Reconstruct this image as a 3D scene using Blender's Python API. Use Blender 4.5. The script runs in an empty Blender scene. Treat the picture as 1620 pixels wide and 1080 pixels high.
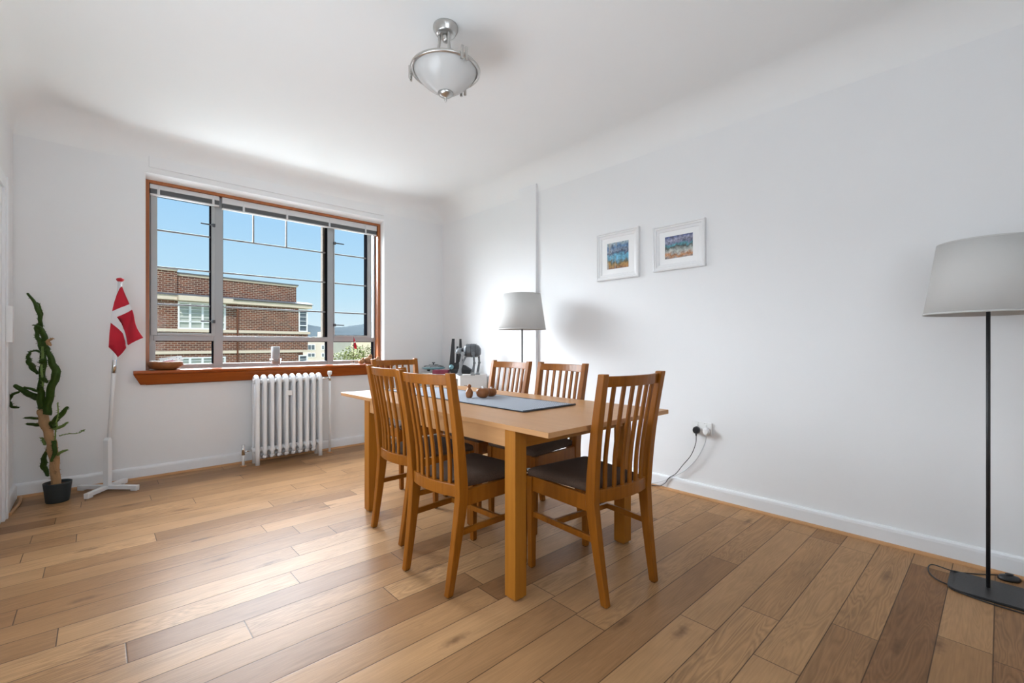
import bpy, bmesh, math, random
from mathutils import Vector, Matrix, noise
sc = bpy.context.scene
R = math.radians
PI = math.pi

# ---------------------------------------------------------------- camera, sky, lights, exposure
YAW = 42.61
cam_d = bpy.data.cameras.new('camera'); cam_d.sensor_width = 36; cam_d.lens = 36 * 712 / 1620
cam_d.shift_y = 5 / 1620; cam_d.clip_start = .03; cam_d.clip_end = 3000
cam = bpy.data.objects.new('camera', cam_d); sc.collection.objects.link(cam)
cam.location = (0, 0, 1.08); cam.rotation_euler = (R(90), 0, R(-YAW))
sc.camera = cam
sc.view_settings.view_transform = 'Standard'; sc.view_settings.look = 'None'
sc.view_settings.exposure = 0.0; sc.view_settings.gamma = 1.0; sc.view_settings.use_curve_mapping = False

world = bpy.data.worlds.new('sky'); sc.world = world; world.use_nodes = True
wn = world.node_tree.nodes; wl = world.node_tree.links; wn.clear()
w_out = wn.new('ShaderNodeOutputWorld'); w_bg = wn.new('ShaderNodeBackground')
w_tc = wn.new('ShaderNodeTexCoord'); w_sx = wn.new('ShaderNodeSeparateXYZ'); w_cr = wn.new('ShaderNodeValToRGB')
wl.new(w_tc.outputs['Generated'], w_sx.inputs[0]); wl.new(w_sx.outputs['Z'], w_cr.inputs[0])
cr = w_cr.color_ramp
cr.elements[0].position = 0.0; cr.elements[0].color = (.80, .95, 1.0, 1)
cr.elements[1].position = 1.0; cr.elements[1].color = (.16, .42, .95, 1)
e = cr.elements.new(.10); e.color = (.56, .83, 1.0, 1)
e = cr.elements.new(.34); e.color = (.31, .63, 1.0, 1)
wl.new(w_cr.outputs[0], w_bg.inputs['Color']); w_bg.inputs['Strength'].default_value = .95
wl.new(w_bg.outputs[0], w_out.inputs[0])

def lamp(name, kind, loc, direction, energy, color=(1, 1, 1), **kw):
    d = bpy.data.lights.new(name, kind); d.energy = energy; d.color = color
    for k, v in kw.items(): setattr(d, k, v)
    o = bpy.data.objects.new(name, d); sc.collection.objects.link(o)
    o.location = loc; o.rotation_euler = Vector(direction).to_track_quat('-Z', 'Y').to_euler()
    return o
# bright hazy daylight that falls through the window from its upper left
lamp('bright_sky_light', 'SUN', (-6, 12, 8), (.66, -.74, -.36), 9.2, (.88, .94, 1), angle=R(42))
lamp('high_sky_light', 'SUN', (0, 14, 12), (.10, -.74, -.66), 37, (.84, .92, 1), angle=R(75))
# unseen area lamp added outside below the sill to brighten the ceiling
lamp('ceiling_fill_light', 'AREA', (.9, 6.3, -.35), (.0, -1, .95), 180, (.82, .91, 1), shape='RECTANGLE', size=3.6, size_y=1.6)
# the sun that stands behind this building and lights the block across the street
lamp('sun_light', 'SUN', (0, -20, 30), (.25, .62, -.74), 3.4, (1, .95, .88), angle=R(1))
# fill lamp added behind the camera, in front of the closed rear wall
lamp('rear_fill_light', 'AREA', (.30, -1.50, 1.5), (-.15, 1, 1.1), 46, (.82, .91, 1), shape='RECTANGLE', size=1.4, size_y=1.6)

# out-of-view lamp added at the solid left wall to lift left-facing sides
lamp('side_fill_light', 'AREA', (-.42, 1.85, 1.35), (1, .10, .40), 60, (.82, .91, 1), shape='RECTANGLE', size=1.7, size_y=1.7)

# ---------------------------------------------------------------- materials
MATS = {}
def newmat(name):
    m = bpy.data.materials.new(name); m.use_nodes = True
    nt = m.node_tree; b = nt.nodes['Principled BSDF']; MATS[name] = m
    return m, nt, b
def N(nt, t, **kw):
    n = nt.nodes.new(t)
    for k, v in kw.items(): setattr(n, k, v)
    return n
def plain(name, col, rough=.5, metal=0.0, bump=0.0, bscale=60, vary=0.0, vscale=8, stretch=(1, 1, 1), trans=0, coat=0, spec=None, sheen=0):
    m, nt, b = newmat(name)
    b.inputs['Base Color'].default_value = (*col, 1); b.inputs['Roughness'].default_value = rough
    b.inputs['Metallic'].default_value = metal; b.inputs['Coat Weight'].default_value = coat
    b.inputs['Transmission Weight'].default_value = trans; b.inputs['Sheen Weight'].default_value = sheen
    if spec is not None: b.inputs['Specular IOR Level'].default_value = spec
    tc = N(nt, 'ShaderNodeTexCoord'); mp = N(nt, 'ShaderNodeMapping'); mp.inputs['Scale'].default_value = stretch
    nt.links.new(tc.outputs['Object'], mp.inputs[0])
    nz = N(nt, 'ShaderNodeTexNoise'); nz.inputs['Scale'].default_value = vscale; nz.inputs['Detail'].default_value = 5
    nt.links.new(mp.outputs[0], nz.inputs['Vector'])
    v = max(vary, .02)
    mx = N(nt, 'ShaderNodeMix', data_type='RGBA')
    mx.inputs['A'].default_value = (*[c * (1 - v) for c in col], 1); mx.inputs['B'].default_value = (*[min(1, c * (1 + v)) for c in col], 1)
    nt.links.new(nz.outputs['Fac'], mx.inputs['Factor']); nt.links.new(mx.outputs['Result'], b.inputs['Base Color'])
    if bump:
        n2 = N(nt, 'ShaderNodeTexNoise'); n2.inputs['Scale'].default_value = bscale; n2.inputs['Detail'].default_value = 4
        nt.links.new(mp.outputs[0], n2.inputs['Vector'])
        bp = N(nt, 'ShaderNodeBump'); bp.inputs['Strength'].default_value = bump; bp.inputs['Distance'].default_value = .004
        nt.links.new(n2.outputs['Fac'], bp.inputs['Height']); nt.links.new(bp.outputs[0], b.inputs['Normal'])
    return m
def woodmat(name, c1, c2, rough=.4, grain=(60, 60, 3), coat=.0, contrast=.35):
    """wood whose grain runs along the axis with the small scale"""
    m, nt, b = newmat(name)
    tc = N(nt, 'ShaderNodeTexCoord'); mp = N(nt, 'ShaderNodeMapping'); mp.inputs['Scale'].default_value = grain
    nt.links.new(tc.outputs['Object'], mp.inputs[0])
    n1 = N(nt, 'ShaderNodeTexNoise'); n1.inputs['Scale'].default_value = 1; n1.inputs['Detail'].default_value = 8; n1.inputs['Roughness'].default_value = .65
    nt.links.new(mp.outputs[0], n1.inputs['Vector'])
    mp2 = N(nt, 'ShaderNodeMapping'); mp2.inputs['Scale'].default_value = [g * .12 for g in grain]
    nt.links.new(tc.outputs['Object'], mp2.inputs[0])
    n2 = N(nt, 'ShaderNodeTexNoise'); n2.inputs['Scale'].default_value = 1; n2.inputs['Detail'].default_value = 3
    nt.links.new(mp2.outputs[0], n2.inputs['Vector'])
    ad = N(nt, 'ShaderNodeMath', operation='ADD'); nt.links.new(n1.outputs['Fac'], ad.inputs[0]); nt.links.new(n2.outputs['Fac'], ad.inputs[1])
    mr = N(nt, 'ShaderNodeMapRange'); mr.inputs['From Min'].default_value = 1 - contrast; mr.inputs['From Max'].default_value = 1 + contrast
    nt.links.new(ad.outputs[0], mr.inputs['Value'])
    mx = N(nt, 'ShaderNodeMix', data_type='RGBA'); mx.inputs['A'].default_value = (*c1, 1); mx.inputs['B'].default_value = (*c2, 1)
    nt.links.new(mr.outputs[0], mx.inputs['Factor']); nt.links.new(mx.outputs['Result'], b.inputs['Base Color'])
    b.inputs['Roughness'].default_value = rough; b.inputs['Coat Weight'].default_value = coat; b.inputs['Coat Roughness'].default_value = .2; b.inputs['Specular IOR Level'].default_value = .25
    bp = N(nt, 'ShaderNodeBump'); bp.inputs['Strength'].default_value = .12; bp.inputs['Distance'].default_value = .002
    nt.links.new(n1.outputs['Fac'], bp.inputs['Height']); nt.links.new(bp.outputs[0], b.inputs['Normal'])
    return m

WALL = plain('wall_paint', (.80, .80, .80), .65, bump=.10, bscale=25, vary=.012, vscale=2)
CEIL = plain('ceiling_paint', (.82, .82, .81), .8, bump=.05, bscale=18, vary=.01, vscale=1.5)
GLOSSW = plain('white_gloss_paint', (.80, .81, .82), .35, bump=0, bscale=14, vary=.02, vscale=6)
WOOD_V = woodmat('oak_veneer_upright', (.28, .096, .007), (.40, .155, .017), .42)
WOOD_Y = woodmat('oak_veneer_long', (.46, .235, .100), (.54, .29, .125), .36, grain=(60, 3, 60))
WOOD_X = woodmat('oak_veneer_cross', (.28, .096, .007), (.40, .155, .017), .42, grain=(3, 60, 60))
CHAIRW = woodmat('chair_oak', (.18, .053, .0025), (.31, .104, .008), .36, grain=(55, 55, 4), coat=.15)
SILLW = woodmat('mahogany', (.19, .034, .004), (.38, .088, .011), .3, grain=(3, 40, 40), coat=.15)
JAMBW = woodmat('varnished_pine', (.27, .075, .018), (.44, .15, .045), .3, grain=(50, 50, 3), coat=.3)
BEADW = woodmat('floor_bead', (.44, .22, .09), (.60, .34, .17), .4, grain=(8, 8, 30))
BOWLW = woodmat('turned_teak', (.15, .05, .016), (.31, .12, .042), .3, grain=(30, 30, 8))
TOYW = woodmat('turned_beech', (.26, .12, .05), (.38, .20, .09), .45, grain=(30, 30, 8))
FRAMEG = plain('grey_window_frame', (.37, .39, .40), .35, vary=.03)
FRAMEL = plain('white_window_sash', (.40, .42, .425), .35, vary=.03)
BARM = plain('grey_glazing_bar', (.20, .20, .20), .4)
GASKET = plain('black_gasket', (.004, .004, .005), 1.0, spec=0)
BLINDM = plain('blind_white', (.66, .66, .66), .45)
BLINDG = plain('blind_grey', (.22, .23, .235), .45, vary=.2, vscale=90, stretch=(.02, 1, 30))
RADM = plain('radiator_enamel', (.84, .85, .86), .25, coat=.3)
CHROME = plain('brushed_metal', (.55, .54, .52), .28, 1.0)
CHROME2 = plain('polished_metal', (.75, .75, .75), .12, 1.0)
WPLAS = plain('white_plastic', (.80, .80, .79), .3)
BPLAS = plain('black_plastic', (.018, .018, .02), .35)
BMETAL = plain('black_lamp_metal', (.018, .018, .019), .45, bump=.3, bscale=220, vary=.2, vscale=60)
FRAMEP = plain('white_picture_frame', (.80, .80, .80), .35)
MOUNT = plain('picture_mount_card', (.84, .84, .835), .7)
POTM = plain('dark_plastic_pot', (.022, .032, .037), .55, vary=.2)
SOILM = plain('potting_soil', (.06, .035, .02), .95, bump=1, bscale=90, vary=.5, vscale=60)
TRUNKM = plain('corky_stem', (.40, .235, .11), .8, bump=.8, bscale=70, vary=.3, vscale=40, stretch=(1, 1, .35))
CACTM = plain('cactus_skin', (.032, .066, .006), .6, spec=.25, bump=.4, bscale=60, vary=.45, vscale=35)
CACTL = plain('pale_cactus_skin', (.16, .25, .055), .5, bump=.4, bscale=60, vary=.4, vscale=30)
REDC = plain('red_cloth', (.56, .010, .030), .75, bump=.4, bscale=300, vary=.06, vscale=20)
WHITEC = plain('white_cloth', (.80, .79, .80), .8, bump=.4, bscale=300)
REDP = plain('red_paint', (.50, .012, .025), .3)
CANDLE = plain('grey_candle_wax', (.36, .365, .37), .8, bump=.2, bscale=100)
PAPER = plain('paper', (.50, .49, .47), .9, spec=.1)
KALLAX = plain('white_foil_board', (.80, .79, .77), .4)
REDBOX = plain('dark_red_card', (.20, .02, .05), .5)
GREYTOY = plain('grey_toy_plastic', (.085, .095, .105), .35, vary=.45, vscale=70)
LGREYTOY = plain('light_grey_toy_plastic', (.24, .26, .275), .35, vary=.3, vscale=80)
DKTOY = plain('dark_toy_plastic', (.008, .009, .011), .5, vary=.3, vscale=60)
TEALTOY = plain('teal_toy_plastic', (.16, .32, .36), .35, vary=.2)
SLATEM = plain('roof_felt', (.12, .12, .12), .8, vary=.2)
CREAM = plain('cream_render', (.66, .55, .42), .8, vary=.06)
HOUSEC = plain('pale_harling', (.62, .54, .46), .9, vary=.08, vscale=.4)
DARKG = plain('far_window_glass', (.10, .12, .14), .15)
CURTAIN = plain('net_curtain', (.40, .42, .36), .8, vary=.25, vscale=1.2, stretch=(1, 1, .5))
PIPEB = plain('brown_downpipe', (.17, .06, .03), .6)
GRASS = plain('far_ground', (.10, .12, .07), .95, vary=.4, vscale=.05)
HILLM = plain('hazy_hill', (.040, .050, .055), 1.0, vary=.25, vscale=.03, spec=0)
LEAFM = plain('tree_leaves', (.115, .135, .022), .8, vary=.7, vscale=1.1)
BARKM = plain('bark', (.10, .07, .05), .9)
WOODFL = None

# shade fabric: thin cloth that lets some light through
def shademat():
    m, nt, b = newmat('lamp_shade_fabric')
    b.inputs['Base Color'].default_value = (.70, .69, .67, 1); b.inputs['Roughness'].default_value = .9
    tr = N(nt, 'ShaderNodeBsdfTranslucent'); tr.inputs[0].default_value = (.75, .73, .70, 1)
    mx = N(nt, 'ShaderNodeMixShader'); mx.inputs[0].default_value = .25
    tc = N(nt, 'ShaderNodeTexCoord'); mp = N(nt, 'ShaderNodeMapping'); mp.inputs['Scale'].default_value = (30, 30, 350)
    nz = N(nt, 'ShaderNodeTexNoise'); nz.inputs['Scale'].default_value = 1
    bp = N(nt, 'ShaderNodeBump'); bp.inputs['Strength'].default_value = .25; bp.inputs['Distance'].default_value = .002
    nt.links.new(tc.outputs['Object'], mp.inputs[0]); nt.links.new(mp.outputs[0], nz.inputs['Vector'])
    nt.links.new(nz.outputs['Fac'], bp.inputs['Height']); nt.links.new(bp.outputs[0], b.inputs['Normal'])
    out = nt.nodes['Material Output']
    nt.links.new(b.outputs[0], mx.inputs[1]); nt.links.new(tr.outputs[0], mx.inputs[2]); nt.links.new(mx.outputs[0], out.inputs[0])
    return m
SHADE = shademat()
def glassmat(name='window_glass', tint=(1, 1, 1), refl=1.0):
    m, nt, b = newmat(name); nt.nodes.remove(b)
    t = N(nt, 'ShaderNodeBsdfTransparent'); t.inputs[0].default_value = (*tint, 1)
    g = N(nt, 'ShaderNodeBsdfGlossy'); g.inputs['Roughness'].default_value = .02
    lw = N(nt, 'ShaderNodeLayerWeight'); lw.inputs[0].default_value = .5
    pw = N(nt, 'ShaderNodeMath', operation='POWER'); nt.links.new(lw.outputs['Facing'], pw.inputs[0]); pw.inputs[1].default_value = 5
    f = N(nt, 'ShaderNodeMath', operation='MULTIPLY_ADD'); nt.links.new(pw.outputs[0], f.inputs[0]); f.inputs[1].default_value = .6; f.inputs[2].default_value = .004 * refl
    mx = N(nt, 'ShaderNodeMixShader')
    nt.links.new(f.outputs[0], mx.inputs[0]); nt.links.new(t.outputs[0], mx.inputs[1]); nt.links.new(g.outputs[0], mx.inputs[2])
    nt.links.new(mx.outputs[0], nt.nodes['Material Output'].inputs[0])
    return m
GLASS = glassmat()
CUPGLASS = glassmat('cup_glass', (.90, .93, .94), 16)
def frosted():
    m, nt, b = newmat('frosted_bowl_glass')
    b.inputs['Base Color'].default_value = (.74, .74, .73, 1); b.inputs['Roughness'].default_value = .18
    tr = N(nt, 'ShaderNodeBsdfTranslucent'); tr.inputs[0].default_value = (.7, .7, .7, 1)
    mx = N(nt, 'ShaderNodeMixShader'); mx.inputs[0].default_value = .3
    nt.links.new(b.outputs[0], mx.inputs[1]); nt.links.new(tr.outputs[0], mx.inputs[2])
    nt.links.new(mx.outputs[0], nt.nodes['Material Output'].inputs[0])
    return m
FROST = frosted()

def floormat():
    m, nt, b = newmat('oak_plank_floor'); L = nt.links.new
    tc = N(nt, 'ShaderNodeTexCoord'); s = N(nt, 'ShaderNodeSeparateXYZ'); L(tc.outputs['Object'], s.inputs[0])
    def M(op, a, b_=None, c=None):
        n = N(nt, 'ShaderNodeMath', operation=op)
        for i, v in enumerate((a, b_, c)):
            if v is None: continue
            if isinstance(v, (int, float)): n.inputs[i].default_value = v
            else: L(v, n.inputs[i])
        return n.outputs[0]
    W = .142
    yy = M('DIVIDE', M('ADD', s.outputs['Y'], 10 * W - 1.439), W)
    row = M('FLOOR', yy); fy = M('FRACT', yy)
    wn_ = N(nt, 'ShaderNodeTexWhiteNoise', noise_dimensions='1D'); L(row, wn_.inputs['W'])
    xw = M('ADD', M('MULTIPLY', s.outputs['X'], 1 / 1.25), M('ADD', M('MULTIPLY', wn_.outputs['Value'], 7.3), M('MULTIPLY', row, 61.37)))
    vo = N(nt, 'ShaderNodeTexVoronoi', voronoi_dimensions='1D', feature='DISTANCE_TO_EDGE'); L(xw, vo.inputs['W']); vo.inputs['Scale'].default_value = 1; vo.inputs['Randomness'].default_value = .8
    vc = N(nt, 'ShaderNodeTexVoronoi', voronoi_dimensions='1D', feature='F1'); L(xw, vc.inputs['W']); vc.inputs['Scale'].default_value = 1; vc.inputs['Randomness'].default_value = .8
    sep = N(nt, 'ShaderNodeSeparateColor'); L(vc.outputs['Color'], sep.inputs[0])
    rnd = sep.outputs[0]; rnd2 = sep.outputs[1]
    # joints
    ey = M('MULTIPLY', M('MINIMUM', fy, M('SUBTRACT', 1, fy)), W)
    ex = M('MULTIPLY', vo.outputs['Distance'], 1.25)
    ed = M('MINIMUM', ey, ex)
    gap = N(nt, 'ShaderNodeMapRange'); L(ed, gap.inputs['Value']); gap.inputs['From Min'].default_value = .0009; gap.inputs['From Max'].default_value = .0024
    gap.inputs['To Min'].default_value = 1; gap.inputs['To Max'].default_value = 0
    bev = N(nt, 'ShaderNodeMapRange'); L(ed, bev.inputs['Value']); bev.inputs['From Min'].default_value = 0; bev.inputs['From Max'].default_value = .004
    # grain coordinates, shifted per plank
    cx = N(nt, 'ShaderNodeCombineXYZ')
    L(M('ADD', M('MULTIPLY', s.outputs['X'], 1.5), M('MULTIPLY', rnd, 40)), cx.inputs[0]); L(M('MULTIPLY', s.outputs['Y'], 14), cx.inputs[1]); L(M('MULTIPLY', rnd2, 30), cx.inputs[2])
    g1 = N(nt, 'ShaderNodeTexNoise'); L(cx.outputs[0], g1.inputs['Vector']); g1.inputs['Scale'].default_value = 1.0; g1.inputs['Detail'].default_value = 2.5; g1.inputs['Distortion'].default_value = .5
    rings = M('FRACT', M('MULTIPLY', g1.outputs['Fac'], 16.0))
    rings = M('ABSOLUTE', M('SUBTRACT', rings, .5))           # 0..0.5
    cy = N(nt, 'ShaderNodeCombineXYZ'); L(M('MULTIPLY', s.outputs['X'], 7), cy.inputs[0]); L(M('MULTIPLY', s.outputs['Y'], 190), cy.inputs[1]); L(M('MULTIPLY', rnd, 50), cy.inputs[2])
    g2 = N(nt, 'ShaderNodeTexNoise'); L(cy.outputs[0], g2.inputs['Vector']); g2.inputs['Scale'].default_value = 1; g2.inputs['Detail'].default_value = 5
    # broad tonal clouds
    cz = N(nt, 'ShaderNodeCombineXYZ'); L(M('MULTIPLY', s.outputs['X'], 3), cz.inputs[0]); L(M('MULTIPLY', s.outputs['Y'], 9), cz.inputs[1]); L(M('MULTIPLY', rnd2, 70), cz.inputs[2])
    g3 = N(nt, 'ShaderNodeTexNoise'); L(cz.outputs[0], g3.inputs['Vector']); g3.inputs['Scale'].default_value = 1; g3.inputs['Detail'].default_value = 3
    # base tone by plank
    rp = N(nt, 'ShaderNodeValToRGB'); L(rnd, rp.inputs[0]); r = rp.color_ramp
    r.elements[0].position = 0; r.elements[0].color = (.215, .105, .045, 1)
    r.elements[1].position = 1; r.elements[1].color = (.42, .240, .115, 1)
    q = r.elements.new(.25); q.color = (.30, .160, .072, 1)
    q = r.elements.new(.6); q.color = (.36, .198, .091, 1)
    amt = M('MULTIPLY', M('POWER', rnd2, 2.0), .8)
    gr = M('ADD', M('MULTIPLY', M('MULTIPLY', M('SUBTRACT', .25, rings), M('ADD', amt, .12)), .9), M('MULTIPLY', M('SUBTRACT', g2.outputs['Fac'], .5), .40))
    gr = M('ADD', gr, M('MULTIPLY', M('SUBTRACT', .5, g3.outputs['Fac']), .55))
    fac = M('MINIMUM', M('MAXIMUM', M('SUBTRACT', 1.0, gr), .35), 1.4)
    hs = N(nt, 'ShaderNodeVectorMath', operation='SCALE'); L(rp.outputs[0], hs.inputs[0]); L(fac, hs.inputs['Scale'])
    # knots
    kx = N(nt, 'ShaderNodeCombineXYZ'); L(M('MULTIPLY', s.outputs['X'], .95), kx.inputs[0]); L(M('MULTIPLY', s.outputs['Y'], 3.1), kx.inputs[1])
    kv = N(nt, 'ShaderNodeTexVoronoi', voronoi_dimensions='2D', feature='F1'); L(kx.outputs[0], kv.inputs['Vector']); kv.inputs['Scale'].default_value = 1
    kn = N(nt, 'ShaderNodeTexNoise'); L(tc.outputs['Object'], kn.inputs['Vector']); kn.inputs['Scale'].default_value = 35
    kd = M('ADD', kv.outputs['Distance'], M('MULTIPLY', M('SUBTRACT', kn.outputs['Fac'], .5), .07))
    km = N(nt, 'ShaderNodeMapRange'); L(kd, km.inputs['Value']); km.inputs['From Min'].default_value = .008; km.inputs['From Max'].default_value = .075; km.inputs['To Min'].default_value = .75; km.inputs['To Max'].default_value = 0
    mk = N(nt, 'ShaderNodeMix', data_type='RGBA'); L(km.outputs[0], mk.inputs['Factor']); L(hs.outputs[0], mk.inputs['A']); mk.inputs['B'].default_value = (.13, .065, .03, 1)
    mg = N(nt, 'ShaderNodeMix', data_type='RGBA'); L(M('MULTIPLY', gap.outputs[0], .85), mg.inputs['Factor']); L(mk.outputs['Result'], mg.inputs['A']); mg.inputs['B'].default_value = (.045, .022, .012, 1)
    L(mg.outputs['Result'], b.inputs['Base Color'])
    L(M('ADD', .30, M('MULTIPLY', g2.outputs['Fac'], .12)), b.inputs['Roughness'])
    b.inputs['Specular IOR Level'].default_value = .11
    wv = N(nt, 'ShaderNodeTexNoise'); L(tc.outputs['Object'], wv.inputs['Vector']); wv.inputs['Scale'].default_value = 9
    hh = M('ADD', M('MULTIPLY', bev.outputs[0], 1.0), M('ADD', M('MULTIPLY', g2.outputs['Fac'], .10), M('MULTIPLY', wv.outputs['Fac'], .5)))
    bp = N(nt, 'ShaderNodeBump'); bp.inputs['Strength'].default_value = .35; bp.inputs['Distance'].default_value = .0012
    L(hh, bp.inputs['Height']); L(bp.outputs[0], b.inputs['Normal'])
    return m
FLOORM = floormat()

def brickmat():
    m, nt, b = newmat('red_brick'); L = nt.links.new
    tc = N(nt, 'ShaderNodeTexCoord'); s = N(nt, 'ShaderNodeSeparateXYZ'); c = N(nt, 'ShaderNodeCombineXYZ')
    L(tc.outputs['Object'], s.inputs[0])
    ad = N(nt, 'ShaderNodeMath', operation='ADD'); L(s.outputs['X'], ad.inputs[0]); L(s.outputs['Y'], ad.inputs[1])
    L(ad.outputs[0], c.inputs[0]); L(s.outputs['Z'], c.inputs[1])
    br = N(nt, 'ShaderNodeTexBrick'); L(c.outputs[0], br.inputs['Vector'])
    br.inputs['Scale'].default_value = 1; br.inputs['Brick Width'].default_value = .26; br.inputs['Row Height'].default_value = .098
    br.inputs['Mortar Size'].default_value = .011; br.inputs['Mortar Smooth'].default_value = .2
    br.inputs['Color1'].default_value = (.20, .066, .034, 1); br.inputs['Color2'].default_value = (.10, .036, .023, 1); br.inputs['Mortar'].default_value = (.42, .34, .26, 1)
    nz = N(nt, 'ShaderNodeTexNoise'); L(c.outputs[0], nz.inputs['Vector']); nz.inputs['Scale'].default_value = .9; nz.inputs['Detail'].default_value = 6
    mx = N(nt, 'ShaderNodeMix', data_type='RGBA'); mx.blend_type = 'MULTIPLY'; mx.inputs['Factor'].default_value = .6
    rp = N(nt, 'ShaderNodeMapRange'); L(nz.outputs['Fac'], rp.inputs['Value']); rp.inputs['To Min'].default_value = .55; rp.inputs['To Max'].default_value = 1.35
    cc = N(nt, 'ShaderNodeCombineColor')
    for i in range(3): L(rp.outputs[0], cc.inputs[i])
    L(br.outputs['Color'], mx.inputs['A']); L(cc.outputs[0], mx.inputs['B']); L(mx.outputs['Result'], b.inputs['Base Color'])
    b.inputs['Roughness'].default_value = .9
    return m
BRICK = brickmat()

def fabricmat(name, c1, c2, sx=260, sy=260, stripe=None):
    m, nt, b = newmat(name); L = nt.links.new
    tc = N(nt, 'ShaderNodeTexCoord')
    mp = N(nt, 'ShaderNodeMapping'); mp.inputs['Scale'].default_value = (sx, sy, 200); L(tc.outputs['Object'], mp.inputs[0])
    ck = N(nt, 'ShaderNodeTexNoise'); ck.inputs['Scale'].default_value = 1; ck.inputs['Detail'].default_value = 2; L(mp.outputs[0], ck.inputs['Vector'])
    mx = N(nt, 'ShaderNodeMix', data_type='RGBA'); mx.inputs['A'].default_value = (*c1, 1); mx.inputs['B'].default_value = (*c2, 1)
    fac = ck.outputs['Fac']
    if stripe:
        s = N(nt, 'ShaderNodeSeparateXYZ'); L(tc.outputs['Object'], s.inputs[0])
        def M(op, a, b_=None):
            n = N(nt, 'ShaderNodeMath', operation=op)
            for i, v in enumerate((a, b_)):
                if v is None: continue
                if isinstance(v, (int, float)): n.inputs[i].default_value = v
                else: L(v, n.inputs[i])
            return n.outputs[0]
        # rows of small herringbone dashes running along the length
        rx = M('MULTIPLY', s.outputs['X'], stripe); row = M('FLOOR', rx)
        sgn = M('SUBTRACT', M('MULTIPLY', M('MODULO', M('ABSOLUTE', row), 2), 2), 1)
        ph = M('ADD', M('MULTIPLY', s.outputs['Y'], 70), M('MULTIPLY', M('MULTIPLY', M('FRACT', rx), sgn), .9))
        w = M('GREATER_THAN', M('FRACT', ph), .42)
        fac = M('ADD', M('MULTIPLY', w, .75), M('MULTIPLY', ck.outputs['Fac'], .3))
    L(fac, mx.inputs['Factor']); L(mx.outputs['Result'], b.inputs['Base Color'])
    b.inputs['Roughness'].default_value = .95; b.inputs['Specular IOR Level'].default_value = .2
    bp = N(nt, 'ShaderNodeBump'); bp.inputs['Strength'].default_value = .5; bp.inputs['Distance'].default_value = .0015
    L(ck.outputs['Fac'], bp.inputs['Height']); L(bp.outputs[0], b.inputs['Normal'])
    return m
SEATF = fabricmat('seat_fabric', (.045, .026, .018), (.13, .085, .060), 300, 300)
RUNNER = fabricmat('runner_weave', (.09, .12, .17), (.56, .58, .62), 300, 300, stripe=36)

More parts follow.
